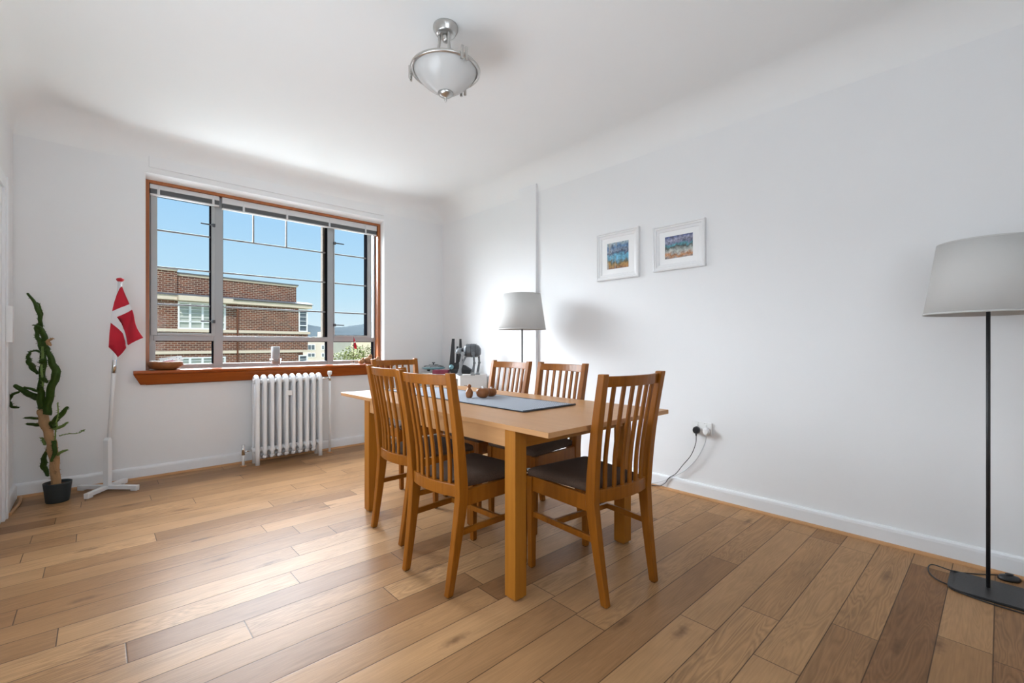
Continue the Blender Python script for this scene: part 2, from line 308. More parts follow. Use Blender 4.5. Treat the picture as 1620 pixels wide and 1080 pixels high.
def paintingmat(name, kind):
    m, nt, b = newmat(name); L = nt.links.new
    tc = N(nt, 'ShaderNodeTexCoord')
    nz = N(nt, 'ShaderNodeTexNoise'); nz.inputs['Scale'].default_value = 14; nz.inputs['Detail'].default_value = 6; nz.inputs['Distortion'].default_value = 1.2
    L(tc.outputs['Object'], nz.inputs['Vector'])
    s = N(nt, 'ShaderNodeSeparateXYZ'); L(tc.outputs['Generated'], s.inputs[0])
    ad = N(nt, 'ShaderNodeMath', operation='MULTIPLY_ADD'); L(nz.outputs['Fac'], ad.inputs[0]); ad.inputs[1].default_value = .45; L(s.outputs['Z'], ad.inputs[2])
    rp = N(nt, 'ShaderNodeValToRGB'); sb = N(nt, 'ShaderNodeMath', operation='SUBTRACT'); L(ad.outputs[0], sb.inputs[0]); sb.inputs[1].default_value = .22
    L(sb.outputs[0], rp.inputs[0]); r = rp.color_ramp
    if kind == 0:
        stops = [(0, (.16, .05, .03)), (.14, (.38, .20, .05)), (.24, (.12, .10, .04)), (.33, (.10, .26, .36)), (.5, (.12, .38, .55)), (.60, (.04, .06, .12)), (.68, (.20, .26, .34)), (.82, (.07, .16, .30)), (1, (.30, .38, .42))]
    else:
        stops = [(0, (.30, .27, .26)), (.14, (.45, .20, .08)), (.26, (.42, .40, .36)), (.40, (.30, .34, .32)), (.5, (.09, .09, .08)), (.58, (.08, .28, .33)), (.68, (.16, .17, .26)), (.82, (.30, .30, .40)), (1, (.05, .08, .20))]
    r.elements[0].position = 0; r.elements[0].color = (*stops[0][1], 1); r.elements[1].position = 1; r.elements[1].color = (*stops[-1][1], 1)
    for p, c in stops[1:-1]:
        q = r.elements.new(p); q.color = (*c, 1)
    n2 = N(nt, 'ShaderNodeTexNoise'); n2.inputs['Scale'].default_value = 55; n2.inputs['Detail'].default_value = 3; L(tc.outputs['Object'], n2.inputs['Vector'])
    mx = N(nt, 'ShaderNodeMix', data_type='RGBA'); mx.blend_type = 'OVERLAY'; mx.inputs['Factor'].default_value = .55
    cc = N(nt, 'ShaderNodeMapRange'); L(n2.outputs['Fac'], cc.inputs['Value']); cc.inputs['From Min'].default_value = .3; cc.inputs['From Max'].default_value = .7
    c3 = N(nt, 'ShaderNodeCombineColor')
    for i in range(3): L(cc.outputs[0], c3.inputs[i])
    L(rp.outputs[0], mx.inputs['A']); L(c3.outputs[0], mx.inputs['B']); L(mx.outputs['Result'], b.inputs['Base Color'])
    if kind == 0:
        mp = N(nt, 'ShaderNodeMapping'); mp.inputs['Scale'].default_value = (1, 75, 4); L(tc.outputs['Object'], mp.inputs[0])
        n3 = N(nt, 'ShaderNodeTexNoise'); n3.inputs['Scale'].default_value = 1; n3.inputs['Detail'].default_value = 1; L(mp.outputs[0], n3.inputs['Vector'])
        th = N(nt, 'ShaderNodeMapRange'); L(n3.outputs['Fac'], th.inputs['Value']); th.inputs['From Min'].default_value = .56; th.inputs['From Max'].default_value = .62
        lf = N(nt, 'ShaderNodeMapRange'); L(s.outputs['Y'], lf.inputs['Value']); lf.inputs['From Min'].default_value = .45; lf.inputs['From Max'].default_value = .65
        ml = N(nt, 'ShaderNodeMath', operation='MULTIPLY'); L(th.outputs[0], ml.inputs[0]); L(lf.outputs[0], ml.inputs[1])
        m4 = N(nt, 'ShaderNodeMix', data_type='RGBA'); L(ml.outputs[0], m4.inputs['Factor']); L(mx.outputs['Result'], m4.inputs['A']); m4.inputs['B'].default_value = (.36, .34, .30, 1)
        L(m4.outputs['Result'], b.inputs['Base Color'])
    b.inputs['Roughness'].default_value = .5
    return m
PAINT = [paintingmat('lake_and_birches_print', 0), paintingmat('rocky_shore_print', 1)]

# ---------------------------------------------------------------- mesh building helpers
class MB:
    def __init__(s): s.v = []; s.f = []; s.sm = []; s.mi = []
    def add(s, vs, fs, smooth=False, mi=0, M=None):
        b = len(s.v)
        for p in vs:
            p = Vector(p); s.v.append(M @ p if M is not None else p)
        for f in fs: s.f.append([b + i for i in f]); s.sm.append(smooth); s.mi.append(mi)
        return s
    def box(s, x0, x1, y0, y1, z0, z1, M=None, mi=0):
        vs = [(x0, y0, z0), (x1, y0, z0), (x1, y1, z0), (x0, y1, z0), (x0, y0, z1), (x1, y0, z1), (x1, y1, z1), (x0, y1, z1)]
        return s.add(vs, [(3, 2, 1, 0), (4, 5, 6, 7), (0, 1, 5, 4), (1, 2, 6, 5), (2, 3, 7, 6), (3, 0, 4, 7)], False, mi, M)
    def loft(s, rings, cap=True, smooth=True, closed=True, mi=0, M=None):
        n = len(rings[0]); vs = [p for r in rings for p in r]; fs = []
        for k in range(len(rings) - 1):
            for i in range(n if closed else n - 1):
                j = (i + 1) % n; fs.append((k * n + i, k * n + j, (k + 1) * n + j, (k + 1) * n + i))
        s.add(vs, fs, smooth, mi, M)
        if cap:
            b = len(s.v) - len(vs)
            s.f.append([b + i for i in reversed(range(n))]); s.sm.append(False); s.mi.append(mi)
            s.f.append([b + (len(rings) - 1) * n + i for i in range(n)]); s.sm.append(False); s.mi.append(mi)
        return s
    def lathe(s, prof, n=32, c=(0, 0, 0), cap=False, M=None, mi=0, smooth=True):
        rings = [[(c[0] + r * math.cos(2 * PI * i / n), c[1] + r * math.sin(2 * PI * i / n), c[2] + z) for i in range(n)] for r, z in prof]
        return s.loft(rings, cap, smooth, True, mi, M)
    def tube(s, pts, rad, n=10, cap=True, flat=1.0, M=None, mi=0, lobes=0, twist=0):
        pts = [Vector(p) for p in pts]; rings = []; up = None
        for k, p in enumerate(pts):
            t = (pts[min(k + 1, len(pts) - 1)] - pts[max(k - 1, 0)]).normalized()
            if up is None:
                up = Vector((0, 0, 1)) if abs(t.z) < .9 else Vector((0, 1, 0))
            a = t.cross(up).normalized(); b = a.cross(t).normalized(); up = b
            r = rad[k] if isinstance(rad, (list, tuple)) else rad
            ring = []
            for i in range(n):
                th = 2 * PI * i / n; rr = r * (1 + (.28 * math.cos(lobes * th) if lobes else 0))
                ring.append(p + a * math.cos(th) * rr + b * math.sin(th) * rr * flat)
            rings.append(ring)
        return s.loft(rings, cap, True, True, mi, M)
    def bar(s, p0, p1, w, h, w1=None, h1=None, side=(1, 0, 0), M=None):
        """square bar from p0 to p1, w along 'side', h across"""
        p0 = Vector(p0); p1 = Vector(p1); t = (p1 - p0).normalized(); a = Vector(side); a = (a - t * a.dot(t)).normalized(); b = t.cross(a)
        r = []
        for p, ww, hh in ((p0, w, h), (p1, w1 or w, h1 or h)):
            r.append([p - a * ww / 2 - b * hh / 2, p + a * ww / 2 - b * hh / 2, p + a * ww / 2 + b * hh / 2, p - a * ww / 2 + b * hh / 2])
        return s.loft(r, True, False, True, 0, M)
    def build(s, name, mat, parent=None, loc=(0, 0, 0), rz=0, bevel=0, bseg=2, label=None, cat=None, group=None, kind=None, subsurf=0, solid=0, angle=35):
        me = bpy.data.meshes.new(name); me.from_pydata([tuple(v) for v in s.v], [], s.f); me.update()
        for p, sm, mi in zip(me.polygons, s.sm, s.mi): p.use_smooth = sm; p.material_index = mi
        for m in (mat if isinstance(mat, (list, tuple)) else [mat]): me.materials.append(m)
        bm = bmesh.new(); bm.from_mesh(me); bmesh.ops.recalc_face_normals(bm, faces=bm.faces); bm.to_mesh(me); bm.free()
        o = bpy.data.objects.new(name, me); sc.collection.objects.link(o); o.location = loc; o.rotation_euler = (0, 0, rz)
        if parent is not None: o.parent = parent
        if solid:
            md = o.modifiers.new('solid', 'SOLIDIFY'); md.thickness = solid; md.offset = 0
        if bevel:
            md = o.modifiers.new('bevel', 'BEVEL'); md.width = bevel; md.segments = bseg; md.limit_method = 'ANGLE'; md.angle_limit = R(angle); md.harden_normals = False
        if subsurf:
            md = o.modifiers.new('sub', 'SUBSURF'); md.levels = subsurf; md.render_levels = subsurf
        tag(o, label, cat, group, kind)
        return o
def tag(o, label=None, cat=None, group=None, kind=None):
    if label: o['label'] = label
    if cat: o['category'] = cat
    if group: o['group'] = group
    if kind: o['kind'] = kind
    return o
def empty(name, loc=(0, 0, 0), rz=0, label=None, cat=None, group=None, kind=None):
    o = bpy.data.objects.new(name, None); sc.collection.objects.link(o); o.location = loc; o.rotation_euler = (0, 0, rz); o.empty_display_size = .1
    return tag(o, label, cat, group, kind)
def copy_tree(o, parent=None):
    c = o.copy(); sc.collection.objects.link(c)
    if parent is not None: c.parent = parent
    for ch in [x for x in bpy.data.objects if x.parent == o]: copy_tree(ch, c)
    return c
def smooth_path(pts, n=6):
    """Catmull-Rom through points (tuples of any length)"""
    P = [tuple(p) for p in pts]; out = []
    for i in range(len(P) - 1):
        p0 = P[max(i - 1, 0)]; p1 = P[i]; p2 = P[i + 1]; p3 = P[min(i + 2, len(P) - 1)]
        for k in range(n):
            t = k / n
            out.append(tuple(.5 * (2 * b + (c - a) * t + (2 * a - 5 * b + 4 * c - d) * t * t + (3 * b - a - 3 * c + d) * t ** 3) for a, b, c, d in zip(p0, p1, p2, p3)))
    out.append(P[-1]); return out

# ---------------------------------------------------------------- room shell
XL, XR, YB, YW = -.44, 3.15, -1.6, 4.71
ZS, ZC, T = 2.565, 2.775, .30          # springing of the cove, ceiling height, wall thickness
OX0, OX1, OZ0, OZ1 = .285, 2.376, .75, 2.484   # window opening in the plaster
MB().box(XL - T, XR + T, YB - T, YW + T, -.2, 0).build('floor', FLOORM, kind='structure')

# ceiling with coved edge, a shell closed above
r = ZC - ZS; K = 12
rings = []
def rrect(x0, x1, y0, y1, z, rc, n=5):
    pts = []
    for cx, cy, a0 in ((x1 - rc, y1 - rc, 0), (x0 + rc, y1 - rc, 90), (x0 + rc, y0 + rc, 180), (x1 - rc, y0 + rc, 270)):
        for k in range(n + 1):
            a = R(a0 + 90 * k / n); pts.append((cx + rc * math.cos(a), cy + rc * math.sin(a), z))
    return pts
for k in range(K + 1):
    th = PI / 2 * k / K; ins = r * (1 - math.cos(th)); z = ZS + r * math.sin(th)
    rings.append(rrect(XL + ins - .0, XR - ins, YB + ins, YW - ins, z, .004 + .24 * (k / K)))
mb = MB(); mb.loft(rings, cap=False)
n = len(rings[0]); b0 = (len(rings) - 1) * n
mb.f.append([b0 + i for i in range(n)]); mb.sm.append(True); mb.mi.append(0)
mb.build('ceiling', CEIL, kind='structure')
MB().box(XL - T, XR + T, YB - T, YW + T, ZC + .01, ZC + .2).build('ceiling_slab', CEIL, kind='structure')

# window wall with the opening; the plaster soffit slopes a little
mb = MB()
mb.box(XL - T, OX0, YW, YW + T, 0, ZC + .01); mb.box(OX1, XR + T, YW, YW + T, 0, ZC + .01)
mb.box(OX0, OX1, YW, YW + T, 0, OZ0); 
mb.add([(OX0, YW, OZ1), (OX1, YW, OZ1), (OX1, YW, ZC + .01), (OX0, YW, ZC + .01),
        (OX0, YW + .10, OZ1 - .03), (OX1, YW + .10, OZ1 - .03), (OX0, YW + T, OZ1 - .03), (OX1, YW + T, OZ1 - .03), (OX0, YW + T, ZC + .01), (OX1, YW + T, ZC + .01)],
       [(0, 1, 2, 3), (0, 4, 5, 1), (4, 6, 7, 5), (6, 8, 9, 7), (3, 2, 9, 8), (0, 3, 8, 6, 4), (1, 5, 7, 9, 2)])
mb.build('wall_front', WALL, kind='structure')
MB().box(OX0 + .02, OX1 - .005, YW - .008, YW + .002, OZ1 + .045, ZS + .07).build('trim_1', WALL, kind='structure', bevel=.004)
MB().box(XR, XR + T, YB - T, YW, 0, ZC + .01).build('wall_right', WALL, kind='structure')
mb = MB(); mb.box(XL - T, XL, YB - T, YW, 0, ZC + .01)
mb.build('wall_left', WALL, kind='structure')
# rear wall behind the photographer
mb = MB(); mb.box(XL, XR, YB - T, YB, 0, ZC)
mb.build('wall_back', WALL, kind='structure')
# boxed pipe chase on the right wall
MB().box(XR - .03, XR, 3.05, 3.29, .10, 2.64).build('trim_2', WALL, kind='structure', bevel=.004)

# baseboards with rounded top, and the wooden bead at the floor
def board(name, p0, p1, nrm, h=.10, t=.022):
    p0 = Vector((*p0, 0)); p1 = Vector((*p1, 0)); nv = Vector((*nrm, 0))
    prof = [(0, 0), (t, 0), (t, h - .022), (t * .9, h - .010), (t * .6, h - .002), (0, h)]
    rings = [[p + nv * a + Vector((0, 0, z)) for a, z in prof] for p in (p0, p1)]
    MB().loft(rings, True, False).build(name, GLOSSW, kind='structure', bevel=.003)
def bead(name, p0, p1, nrm, s_=.016):
    p0 = Vector((*p0, 0)); p1 = Vector((*p1, 0)); nv = Vector((*nrm, 0))
    prof = [(0, 0)] + [(s_ * math.cos(R(a)), s_ * math.sin(R(a))) for a in (0, 22, 45, 67, 90)]
    rings = [[p + nv * a + Vector((0, 0, z)) for a, z in prof] for p in (p0, p1)]
    MB().loft(rings, True, False).build(name, BEADW, kind='structure')
board('baseboard_front', (XL, YW), (XR - .022, YW), (0, -1))
board('baseboard_right', (XR, YB), (XR, YW), (-1, 0))
board('baseboard_left', (XL, 4.20), (XL, YW - .022), (1, 0))
bead('trim_3', (XL + .022, YW - .022), (XR - .04, YW - .022), (0, -1))
bead('trim_4', (XR - .022, YB), (XR - .022, YW - .022), (-1, 0))
# loose bead in the left corner, bowed away from the wall
pts = smooth_path([(XL + .040, YW - .045, .008), (XL + .048, 4.50, .008), (XL + .040, 4.36, .008), (XL + .030, 4.24, .008)], 5)
MB().tube(pts, .009, 8).build('loose_floor_bead', BEADW, label='loose wooden floor bead lying along the left wall in the corner', cat='wood strip')
# door casing at the left edge
mb = MB(); mb.box(XL, XL + .022, 4.115, 4.166, 0, 2.04); mb.box(XL, XL + .030, 4.166, 4.195, 0, 2.12); mb.box(XL, XL + .022, 3.20, 4.166, 2.04, 2.12); mb.box(XL, XL + .022, 3.20, 3.28, 0, 2.04)
mb.build('trim_5', GLOSSW, kind='structure', bevel=.004)
mb = MB(); mb.box(XL, XL + .010, 3.28, 4.115, .005, 2.04); mb.build('door_1', GLOSSW, kind='structure', bevel=.003)
MB().box(XL + .022, XL + .052, 4.135, 4.20, 1.095, 1.32).build('casing_box', WPLAS, bevel=.003, label='small upright white box fixed to the door casing at left edge', cat='box')

# ---------------------------------------------------------------- window
win = empty('window_1', (0, 0, 0), kind='structure')
WY = 4.82          # front of the metal frame
# wooden lining
mb = MB()
mb.box(OX0, OX0 + .030, YW + .095, YW + .20, .86, 2.455); mb.box(OX1 - .030, OX1, YW + .095, YW + .20, .86, 2.455); mb.box(OX0 + .030, OX1 - .030, YW + .095, YW + .20, 2.430, 2.455)
mb.build('wood_lining', JAMBW, win, bevel=.002)
GY0, GY1 = 4.875, 4.93
fx0, fx1 = OX0 + .030, OX1 - .030
mb = MB()
mb.box(fx0, fx0 + .045, GY0, GY1, .87, 2.43); mb.box(fx1 - .018, fx1, GY0, GY1, .87, 2.43); mb.box(fx0, fx1, GY0, GY1, 2.385, 2.43); mb.box(fx0, fx1, GY0, GY1, .87, .908)
mb.build('outer_frame', FRAMEG, win, bevel=.003)
MX = ((.778, .85), (1.803, 1.868))
for a, b_ in MX: MB().box(a, b_, GY0 - .004, GY1, .87, 2.43).build('mullion', FRAMEG, win, bevel=.004)
mb = MB()
for a, b_ in ((fx0 + .03, .778), (.85, 1.803), (1.868, fx1 - .01)): mb.box(a, b_, GY0 - .002, GY1, 1.113, 1.160)
mb.build('transom', FRAMEG, win, bevel=.003)
def sash(x0, x1, z0, z1, st0, st1, bars, fan=None, gas=True, mat=FRAMEL):
    s_ = MB(); y0, y1 = GY0 - .012, GY1 - .01
    s_.box(x0, x0 + st0, y0, y1, z0, z1); s_.box(x1 - st1, x1, y0, y1, z0, z1); s_.box(x0 + st0, x1 - st1, y0, y1, z0, z0 + .022); s_.box(x0 + st0, x1 - st1, y0, y1, z1 - .04, z1)
    so = s_.build('sash', mat, win, bevel=.003)
    g = MB(); g.box(x1 - st1 - .006, x1 - st1, y0 + .004, y1 + .02, z0 + .022, z1 - .04); g.box(x0 + st0, x1 - st1, y0 + .004, y1 + .02, z1 - .046, z1 - .04); g.box(x0 + st0, x1 - st1, y0 + .004, y1 + .02, z0 + .022, z0 + .025)
    g.build('gasket', GASKET, so)
    MB().box(x0 + st0, x1 - st1, 4.898, 4.902, z0 + .022, z1 - .04).build('pane', GLASS, so)
    for z in bars: MB().box(x0 + st0, x1 - st1, 4.880, 4.896, z - .007, z + .007).build('glazing_bar', BARM, so, bevel=.003)
    return so
BZ = (2.06, 1.745, 1.428)
sl = sash(fx0 + .012, .785, 1.160, 2.40, .045, .026, BZ)
srr = sash(1.868, 2.296, 1.160, 2.40, .010, .050, BZ)
# fixed centre light
g = MB(); g.box(.85, .853, GY0 + .004, GY1, 1.16, 2.385); g.box(1.785, 1.803, GY0 - .002, GY1, 1.16, 2.385)
g.build('gasket', GASKET, win)
MB().box(1.765, 1.790, GY0 + .03, GY1 + .03, 1.16, 2.385).build('stile', plain('beige_stile', (.11, .09, .07), .8, spec=.1), win, bevel=.002)
MB().box(.85, 1.80, 4.900, 4.904, 1.16, 2.40).build('pane', GLASS, win)
for z in BZ: MB().box(.85, 1.803, 4.884, 4.897, z - .007, z + .007).build('glazing_bar', BARM, win, bevel=.003)
for x in (1.105, 1.40): MB().box(x - .007, x + .007, 4.884, 4.897, BZ[0], 2.40).build('glazing_bar', BARM, win, bevel=.003)
# lower lights
for a, b_ in ((fx0 + .040, .778), (.85, 1.803), (1.868, fx1 - .018)):
    p = MB().box(a, b_, 4.900, 4.904, .908, 1.113).build('pane', GLASS, win)
    q = MB(); q.box(b_ - .008, b_, GY0 + .002, GY1, .908, 1.113); q.box(a, b_ - .008, GY0 + .002, GY1, 1.108, 1.113); q.build('gasket', GASKET, win)
# stay handles
def handle(x, z, s_=1):
    h = MB(); h.box(x - .10 * s_ if s_ > 0 else x, x if s_ > 0 else x + .10, 4.84, 4.850, z - .005, z + .006); h.box(x - .012, x + .012, 4.842, 4.865, z - .014, z + .014)
    h.build('handle', plain('dark_metal_handle', (.10, .11, .12), .6, spec=.2), win, bevel=.002)
handle(.775, 2.165); handle(.775, 1.29); handle(1.872, 2.17, -1); handle(1.872, 1.29, -1)

# sill: deep board with a nosing and a tapered apron
sy = 4.625
prof = [(4.90, .87), (sy + .006, .87), (sy, .862), (sy, .850), (sy + .008, .842), (sy + .022, .838), (sy + .045, .757), (YW + .0, .757), (YW + .0, .75), (4.90, .75)]
def ring_at(x, k):
    out = []
    for y, z in prof:
        dz = max(0, min(1, (.842 - z) / .085)); out.append((x + k * dz * .045 - (k * .0), y, z))
    return out
# the board is held clear of the wall body: only its nosing and apron stand in the room, its tread lies in the opening
mb = MB()
P1 = [(YW - .0015, .87), (sy + .006, .87), (sy, .862), (sy, .850), (sy + .008, .842), (sy + .022, .838), (sy + .045, .757), (YW - .0015, .757)]
def rg(x, k): return [(x + k * max(0, min(1, (.842 - z) / .085)) * .045, y, z) for y, z in P1]
mb.loft([rg(.205, 1), rg(2.455, -1)], True, False)
mb.box(OX0 + .001, OX1 - .001, YW - .0015, 4.875, .752, .87)
mb.build('trim_6', SILLW, kind='structure', bevel=.003)

# venetian blinds, both drawn up
def blind(x0, x1, label, cords, hh=.038):
    o = empty('venetian_blind', ((x0 + x1) / 2, 4.845, 2.429), label=label, cat='blind'); w = (x1 - x0) / 2
    h0 = .055
    MB().box(-w, w, -.022, .022, -hh, 0).build('head_rail', BLINDM, o, bevel=.003)
    m = MB()
    for k in range(12): m.box(-w + .004, w - .004, -.020, .020, -hh - .0025 - k * .0030 - .0012, -hh - .0025 - k * .0030)
    m.build('slat_stack', BLINDG, o)
    MB().box(-w + .002, w - .002, -.021, .021, -hh - .051, -hh - .040).build('bottom_rail', BLINDM, o, bevel=.003)
    for c in cords:
        q = MB(); q.box(c - .009, c + .009, -.024, -.022, -hh - .053, -hh + .002); q.tube([(c, -.025, -.005), (c, -.026, -hh - .05)], .0012, 6)
        q.build('ladder_tape', BLINDM, o)
    return o
blind(fx0 + .004, .815, 'narrow raised white venetian blind over the left window light', (-.19, .20))
blind(.835, fx1 - .004, 'wide raised white venetian blind over centre and right window lights', (-.58, -.20, .22, .62), .056)

# ---------------------------------------------------------------- radiator
rad = empty('column_radiator', (1.325, 4.56, 0), label='white column radiator on the wall under the window sill', cat='radiator')
npitch = .0610
for i in range(10):
    x = (i - 4.5) * npitch; m = MB(); end = i in (0, 9)
    for y in (-.055, .055):
        zb = 0.0 if end else .085
        m.tube([(x, y, zb), (x, y, .12), (x, y, .70), (x, y, .735), (x, y * .75, .765), (x, y * .35, .783), (x, 0, .787)], [.0165 if not end else .019] * 3 + [.018, .02, .021, .022], 12)
        if not end: m.tube([(x, y, .086), (x, y * .8, .068), (x, 0, .060)], [.0165, .018, .02], 12)
    m.tube([(x, 0, .10), (x, 0, .76)], .0155, 10)
    m.tube([(x, -.055, .13), (x, .055, .13)], .022, 12); m.tube([(x, -.05, .755), (x, .05, .755)], .024, 12)
    m.build('column', RADM, rad)
MB().tube([(-.31, 0, .13), (.31, 0, .13)], .022, 16).build('header', RADM, rad); MB().tube([(-.30, 0, .745), (.30, 0, .745)], .020, 16).build('header', RADM, rad)
MB().box(-.045, .008, -.078, -.070, .610, .655).build('heat_meter', WPLAS, rad, bevel=.003)
m = MB(); m.tube([(-.31, 0, .13), (-.375, 0, .13)], .008, 10); m.tube([(-.375, 0, .10), (-.375, 0, .19)], .014, 14); m.build('lower_valve', CHROME2, rad)
m = MB(); m.tube([(-.375, 0, .004), (-.375, 0, .10)], .011, 12); m.build('lower_pipe', WPLAS, rad)
m = MB(); m.tube([(.30, 0, .745), (.385, 0, .745)], .008, 10); m.tube([(.385, 0, .72), (.385, 0, .775)], .012, 14); m.build('upper_valve', CHROME2, rad)
m = MB(); m.lathe([(.0, .775), (.014, .775), (.021, .785), (.021, .810), (.016, .818), (0, .818)], 16, (.385, 0, 0)); m.build('valve_knob', WPLAS, rad)
m = MB(); m.tube([(.385, 0, .004), (.385, 0, .72)], .011, 12); m.build('feed_pipe', WPLAS, rad)
for px in (-.375, .385):
    m = MB(); m.lathe([(0, .001), (.028, .001), (.026, .006), (.012, .009), (0, .009)], 20, (px, 0, 0)); m.build('pipe_collar', BEADW, rad)

# ---------------------------------------------------------------- dining table
TX0, TX1, TY0, TY1, TT = 1.275, 2.20, 1.18, 3.19, .74
tcx, tcy = (TX0 + TX1) / 2, (TY0 + TY1) / 2
tab = empty('dining_table', (tcx, tcy, 0), label='extended oak veneer dining table in the middle of the room', cat='table')
hx, hy = (TX1 - TX0) / 2, (TY1 - TY0) / 2
MB().box(-hx, hx, -hy, .66, TT - .022, TT).build('tabletop', WOOD_Y, tab, bevel=.0015)
MB().box(-hx, hx, .6612, hy, TT - .022, TT).build('extension_leaf', WOOD_Y, tab, bevel=.0015)
LX = (1.283 - tcx, 2.087 - tcx); LY = (1.375 - tcy, 2.755 - tcy); LS = .066
for x in LX:
    for y in LY: 
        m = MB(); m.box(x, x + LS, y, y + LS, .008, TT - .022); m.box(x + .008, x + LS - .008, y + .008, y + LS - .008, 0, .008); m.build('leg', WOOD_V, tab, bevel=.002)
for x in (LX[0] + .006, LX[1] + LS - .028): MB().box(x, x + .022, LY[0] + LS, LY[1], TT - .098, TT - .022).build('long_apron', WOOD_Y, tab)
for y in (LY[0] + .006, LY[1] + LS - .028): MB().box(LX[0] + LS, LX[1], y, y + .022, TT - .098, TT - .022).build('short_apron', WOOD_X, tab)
for x in (-.27, .27):
    MB().bar((x, -hy + .10, TT - .037), (x, hy - .05, TT - .037), .035, .028).build('extension_runner', WOOD_Y, tab)

# ---------------------------------------------------------------- chairs
def bowx(x, w, dep): return -dep * (1 - (x / w) ** 2)
def make_chair(label):
    o = empty('dining_chair', label=label, cat='chair', group='six slat back dining chairs around the table')
    for s_ in (-1, 1):
        prof = [(.165, -.237, 0, .030, .031), (.171, -.205, .20, .033, .040), (.178, -.181, .38, .035, .050), (.181, -.180, .47, .035, .050), (.187, -.205, .70, .034, .042), (.195, -.252, .96, .034, .034)]
        pr = smooth_path(prof, 5); rings = []
        for x, y, z, w, d in pr:
            rings.append([(s_ * x - w / 2, y - d / 2, z), (s_ * x + w / 2, y - d / 2, z), (s_ * x + w / 2, y + d / 2, z), (s_ * x - w / 2, y + d / 2, z)])
        rings[0] = [(a, b_, .003) for a, b_, c in rings[0]]
        leg = MB().loft(rings, True, False).build('back_post', CHAIRW, o, bevel=.004)
        MB().bar((s_ * .165, -.237, 0), (s_ * .165, -.237, .003), .02, .02).build('foot_pad', GASKET, leg)
        fl = MB().bar((s_ * .188, .207, .003), (s_ * .192, .205, .445), .028, .028, .036, .036).build('front_leg', CHAIRW, o, bevel=.003)
        MB().bar((s_ * .188, .207, 0), (s_ * .188, .207, .003), .02, .02).build('foot_pad', GASKET, fl)
        MB().bar((s_ * .188, .19, .410), (s_ * .181, -.16, .410), .020, .070, side=(1, 0, 0)).build('side_apron', CHAIRW, o, bevel=.002)
        MB().bar((s_ * .187, .19, .262), (s_ * .176, -.19, .262), .016, .026, side=(1, 0, 0)).build('side_stretcher', CHAIRW, o, bevel=.002)
    MB().box(-.176, .176, .193, .213, .375, .445).build('front_apron', CHAIRW, o, bevel=.002)
    MB().box(-.178, .178, .045, .062, .250, .275).build('cross_stretcher', CHAIRW, o, bevel=.002)
    def rail(x, yb, z0, z1, dep, t, y_lean=0):
        rings = []
        for k in range(13):
            xx = -x + 2 * x * k / 12; y = yb + bowx(xx, x, dep)
            rings.append([(xx, y - t / 2 - y_lean, z0), (xx, y + t / 2 - y_lean, z0), (xx, y + t / 2 - 0, z1), (xx, y - t / 2 - 0, z1)])
        m = MB(); m.loft([[(a, b_, c) for a, b_, c in r_] for r_ in rings], True, False)
        for i in range(len(m.sm)): m.sm[i] = False
        return m
    rail(.181, -.242, .905, .950, .032, .020, -.008).build('top_rail', CHAIRW, o, bevel=.003)
    rail(.168, -.182, .415, .470, .028, .024, 0).build('lower_rail', CHAIRW, o, bevel=.003)
    for k in range(6):
        f = (k - 2.5) / 2.5; xt = f * .130; xb = f * .122
        y0 = -.182 + bowx(xb, .168, .028); y1 = -.237 + bowx(xt, .181, .032)
        pr = smooth_path([(xb, y0, .462), (xb + (xt - xb) * .33, y0 - .006, .60), (xb + (xt - xb) * .7, y0 + (y1 - y0) * .55, .77), (xt, y1, .91)], 4)
        rings = [[(x - .0095, y - .0065, z), (x + .0095, y - .0065, z), (x + .0095, y + .0065, z), (x - .0095, y + .0065, z)] for x, y, z in pr]
        MB().loft(rings, True, False).build('back_slat', CHAIRW, o, bevel=.003)
    # padded seat: outline narrows to the back, domed top
    rings = []
    def outline(ins, z):
        pts = []; wf, wb, yf, yb = .209 - ins, .160 - ins, .228 - ins, -.178 + ins; rc = .022
        for cx, cy, a0 in ((wf - rc, yf - rc, 0), (-(wf - rc), yf - rc, 90), (-(wb - .01), yb + .01, 180), (wb - .01, yb + .01, 270)):
            rr = rc if cy > 0 else .01
            for q in range(5):
                a = R(a0 + 90 * q / 4); pts.append((cx + rr * math.cos(a), cy + rr * math.sin(a), z))
        return pts
    for ins, z in ((.008, .446), (.001, .450), (0, .462), (.004, .474), (.018, .482), (.05, .487), (.10, .490), (.15, .491)): rings.append(outline(ins, z))
    MB().loft(rings, True, True).build('seat_cushion', SEATF, o)
    return o
spots = [
    (1.723, 1.324, -5.0, 'oak slat back chair at the near short end of the table, back to camera'),
    (1.333, 1.780, -87.0, 'oak slat back chair on the window side nearest the camera'),
    (1.440, 2.350, -90.0, 'oak slat back chair on the window side, half hidden behind the nearest one'),
    (1.860, 3.245, 180.0, 'oak slat back chair at the far short end of the table by the window sill'),
    (2.030, 2.490, 90.0, 'oak slat back chair on the wall side in front of the far floor lamp'),
    (2.030, 1.985, 90.0, 'oak slat back chair on the wall side just right of the pipe boxing'),
]
proto = make_chair(spots[0][3])
bpy.context.view_layer.update()
for i, (x, y, a, lb) in enumerate(spots):
    c = proto if i == 0 else copy_tree(proto)
    c.location = (x, y, 0); c.rotation_euler.z = R(a); c['label'] = lb

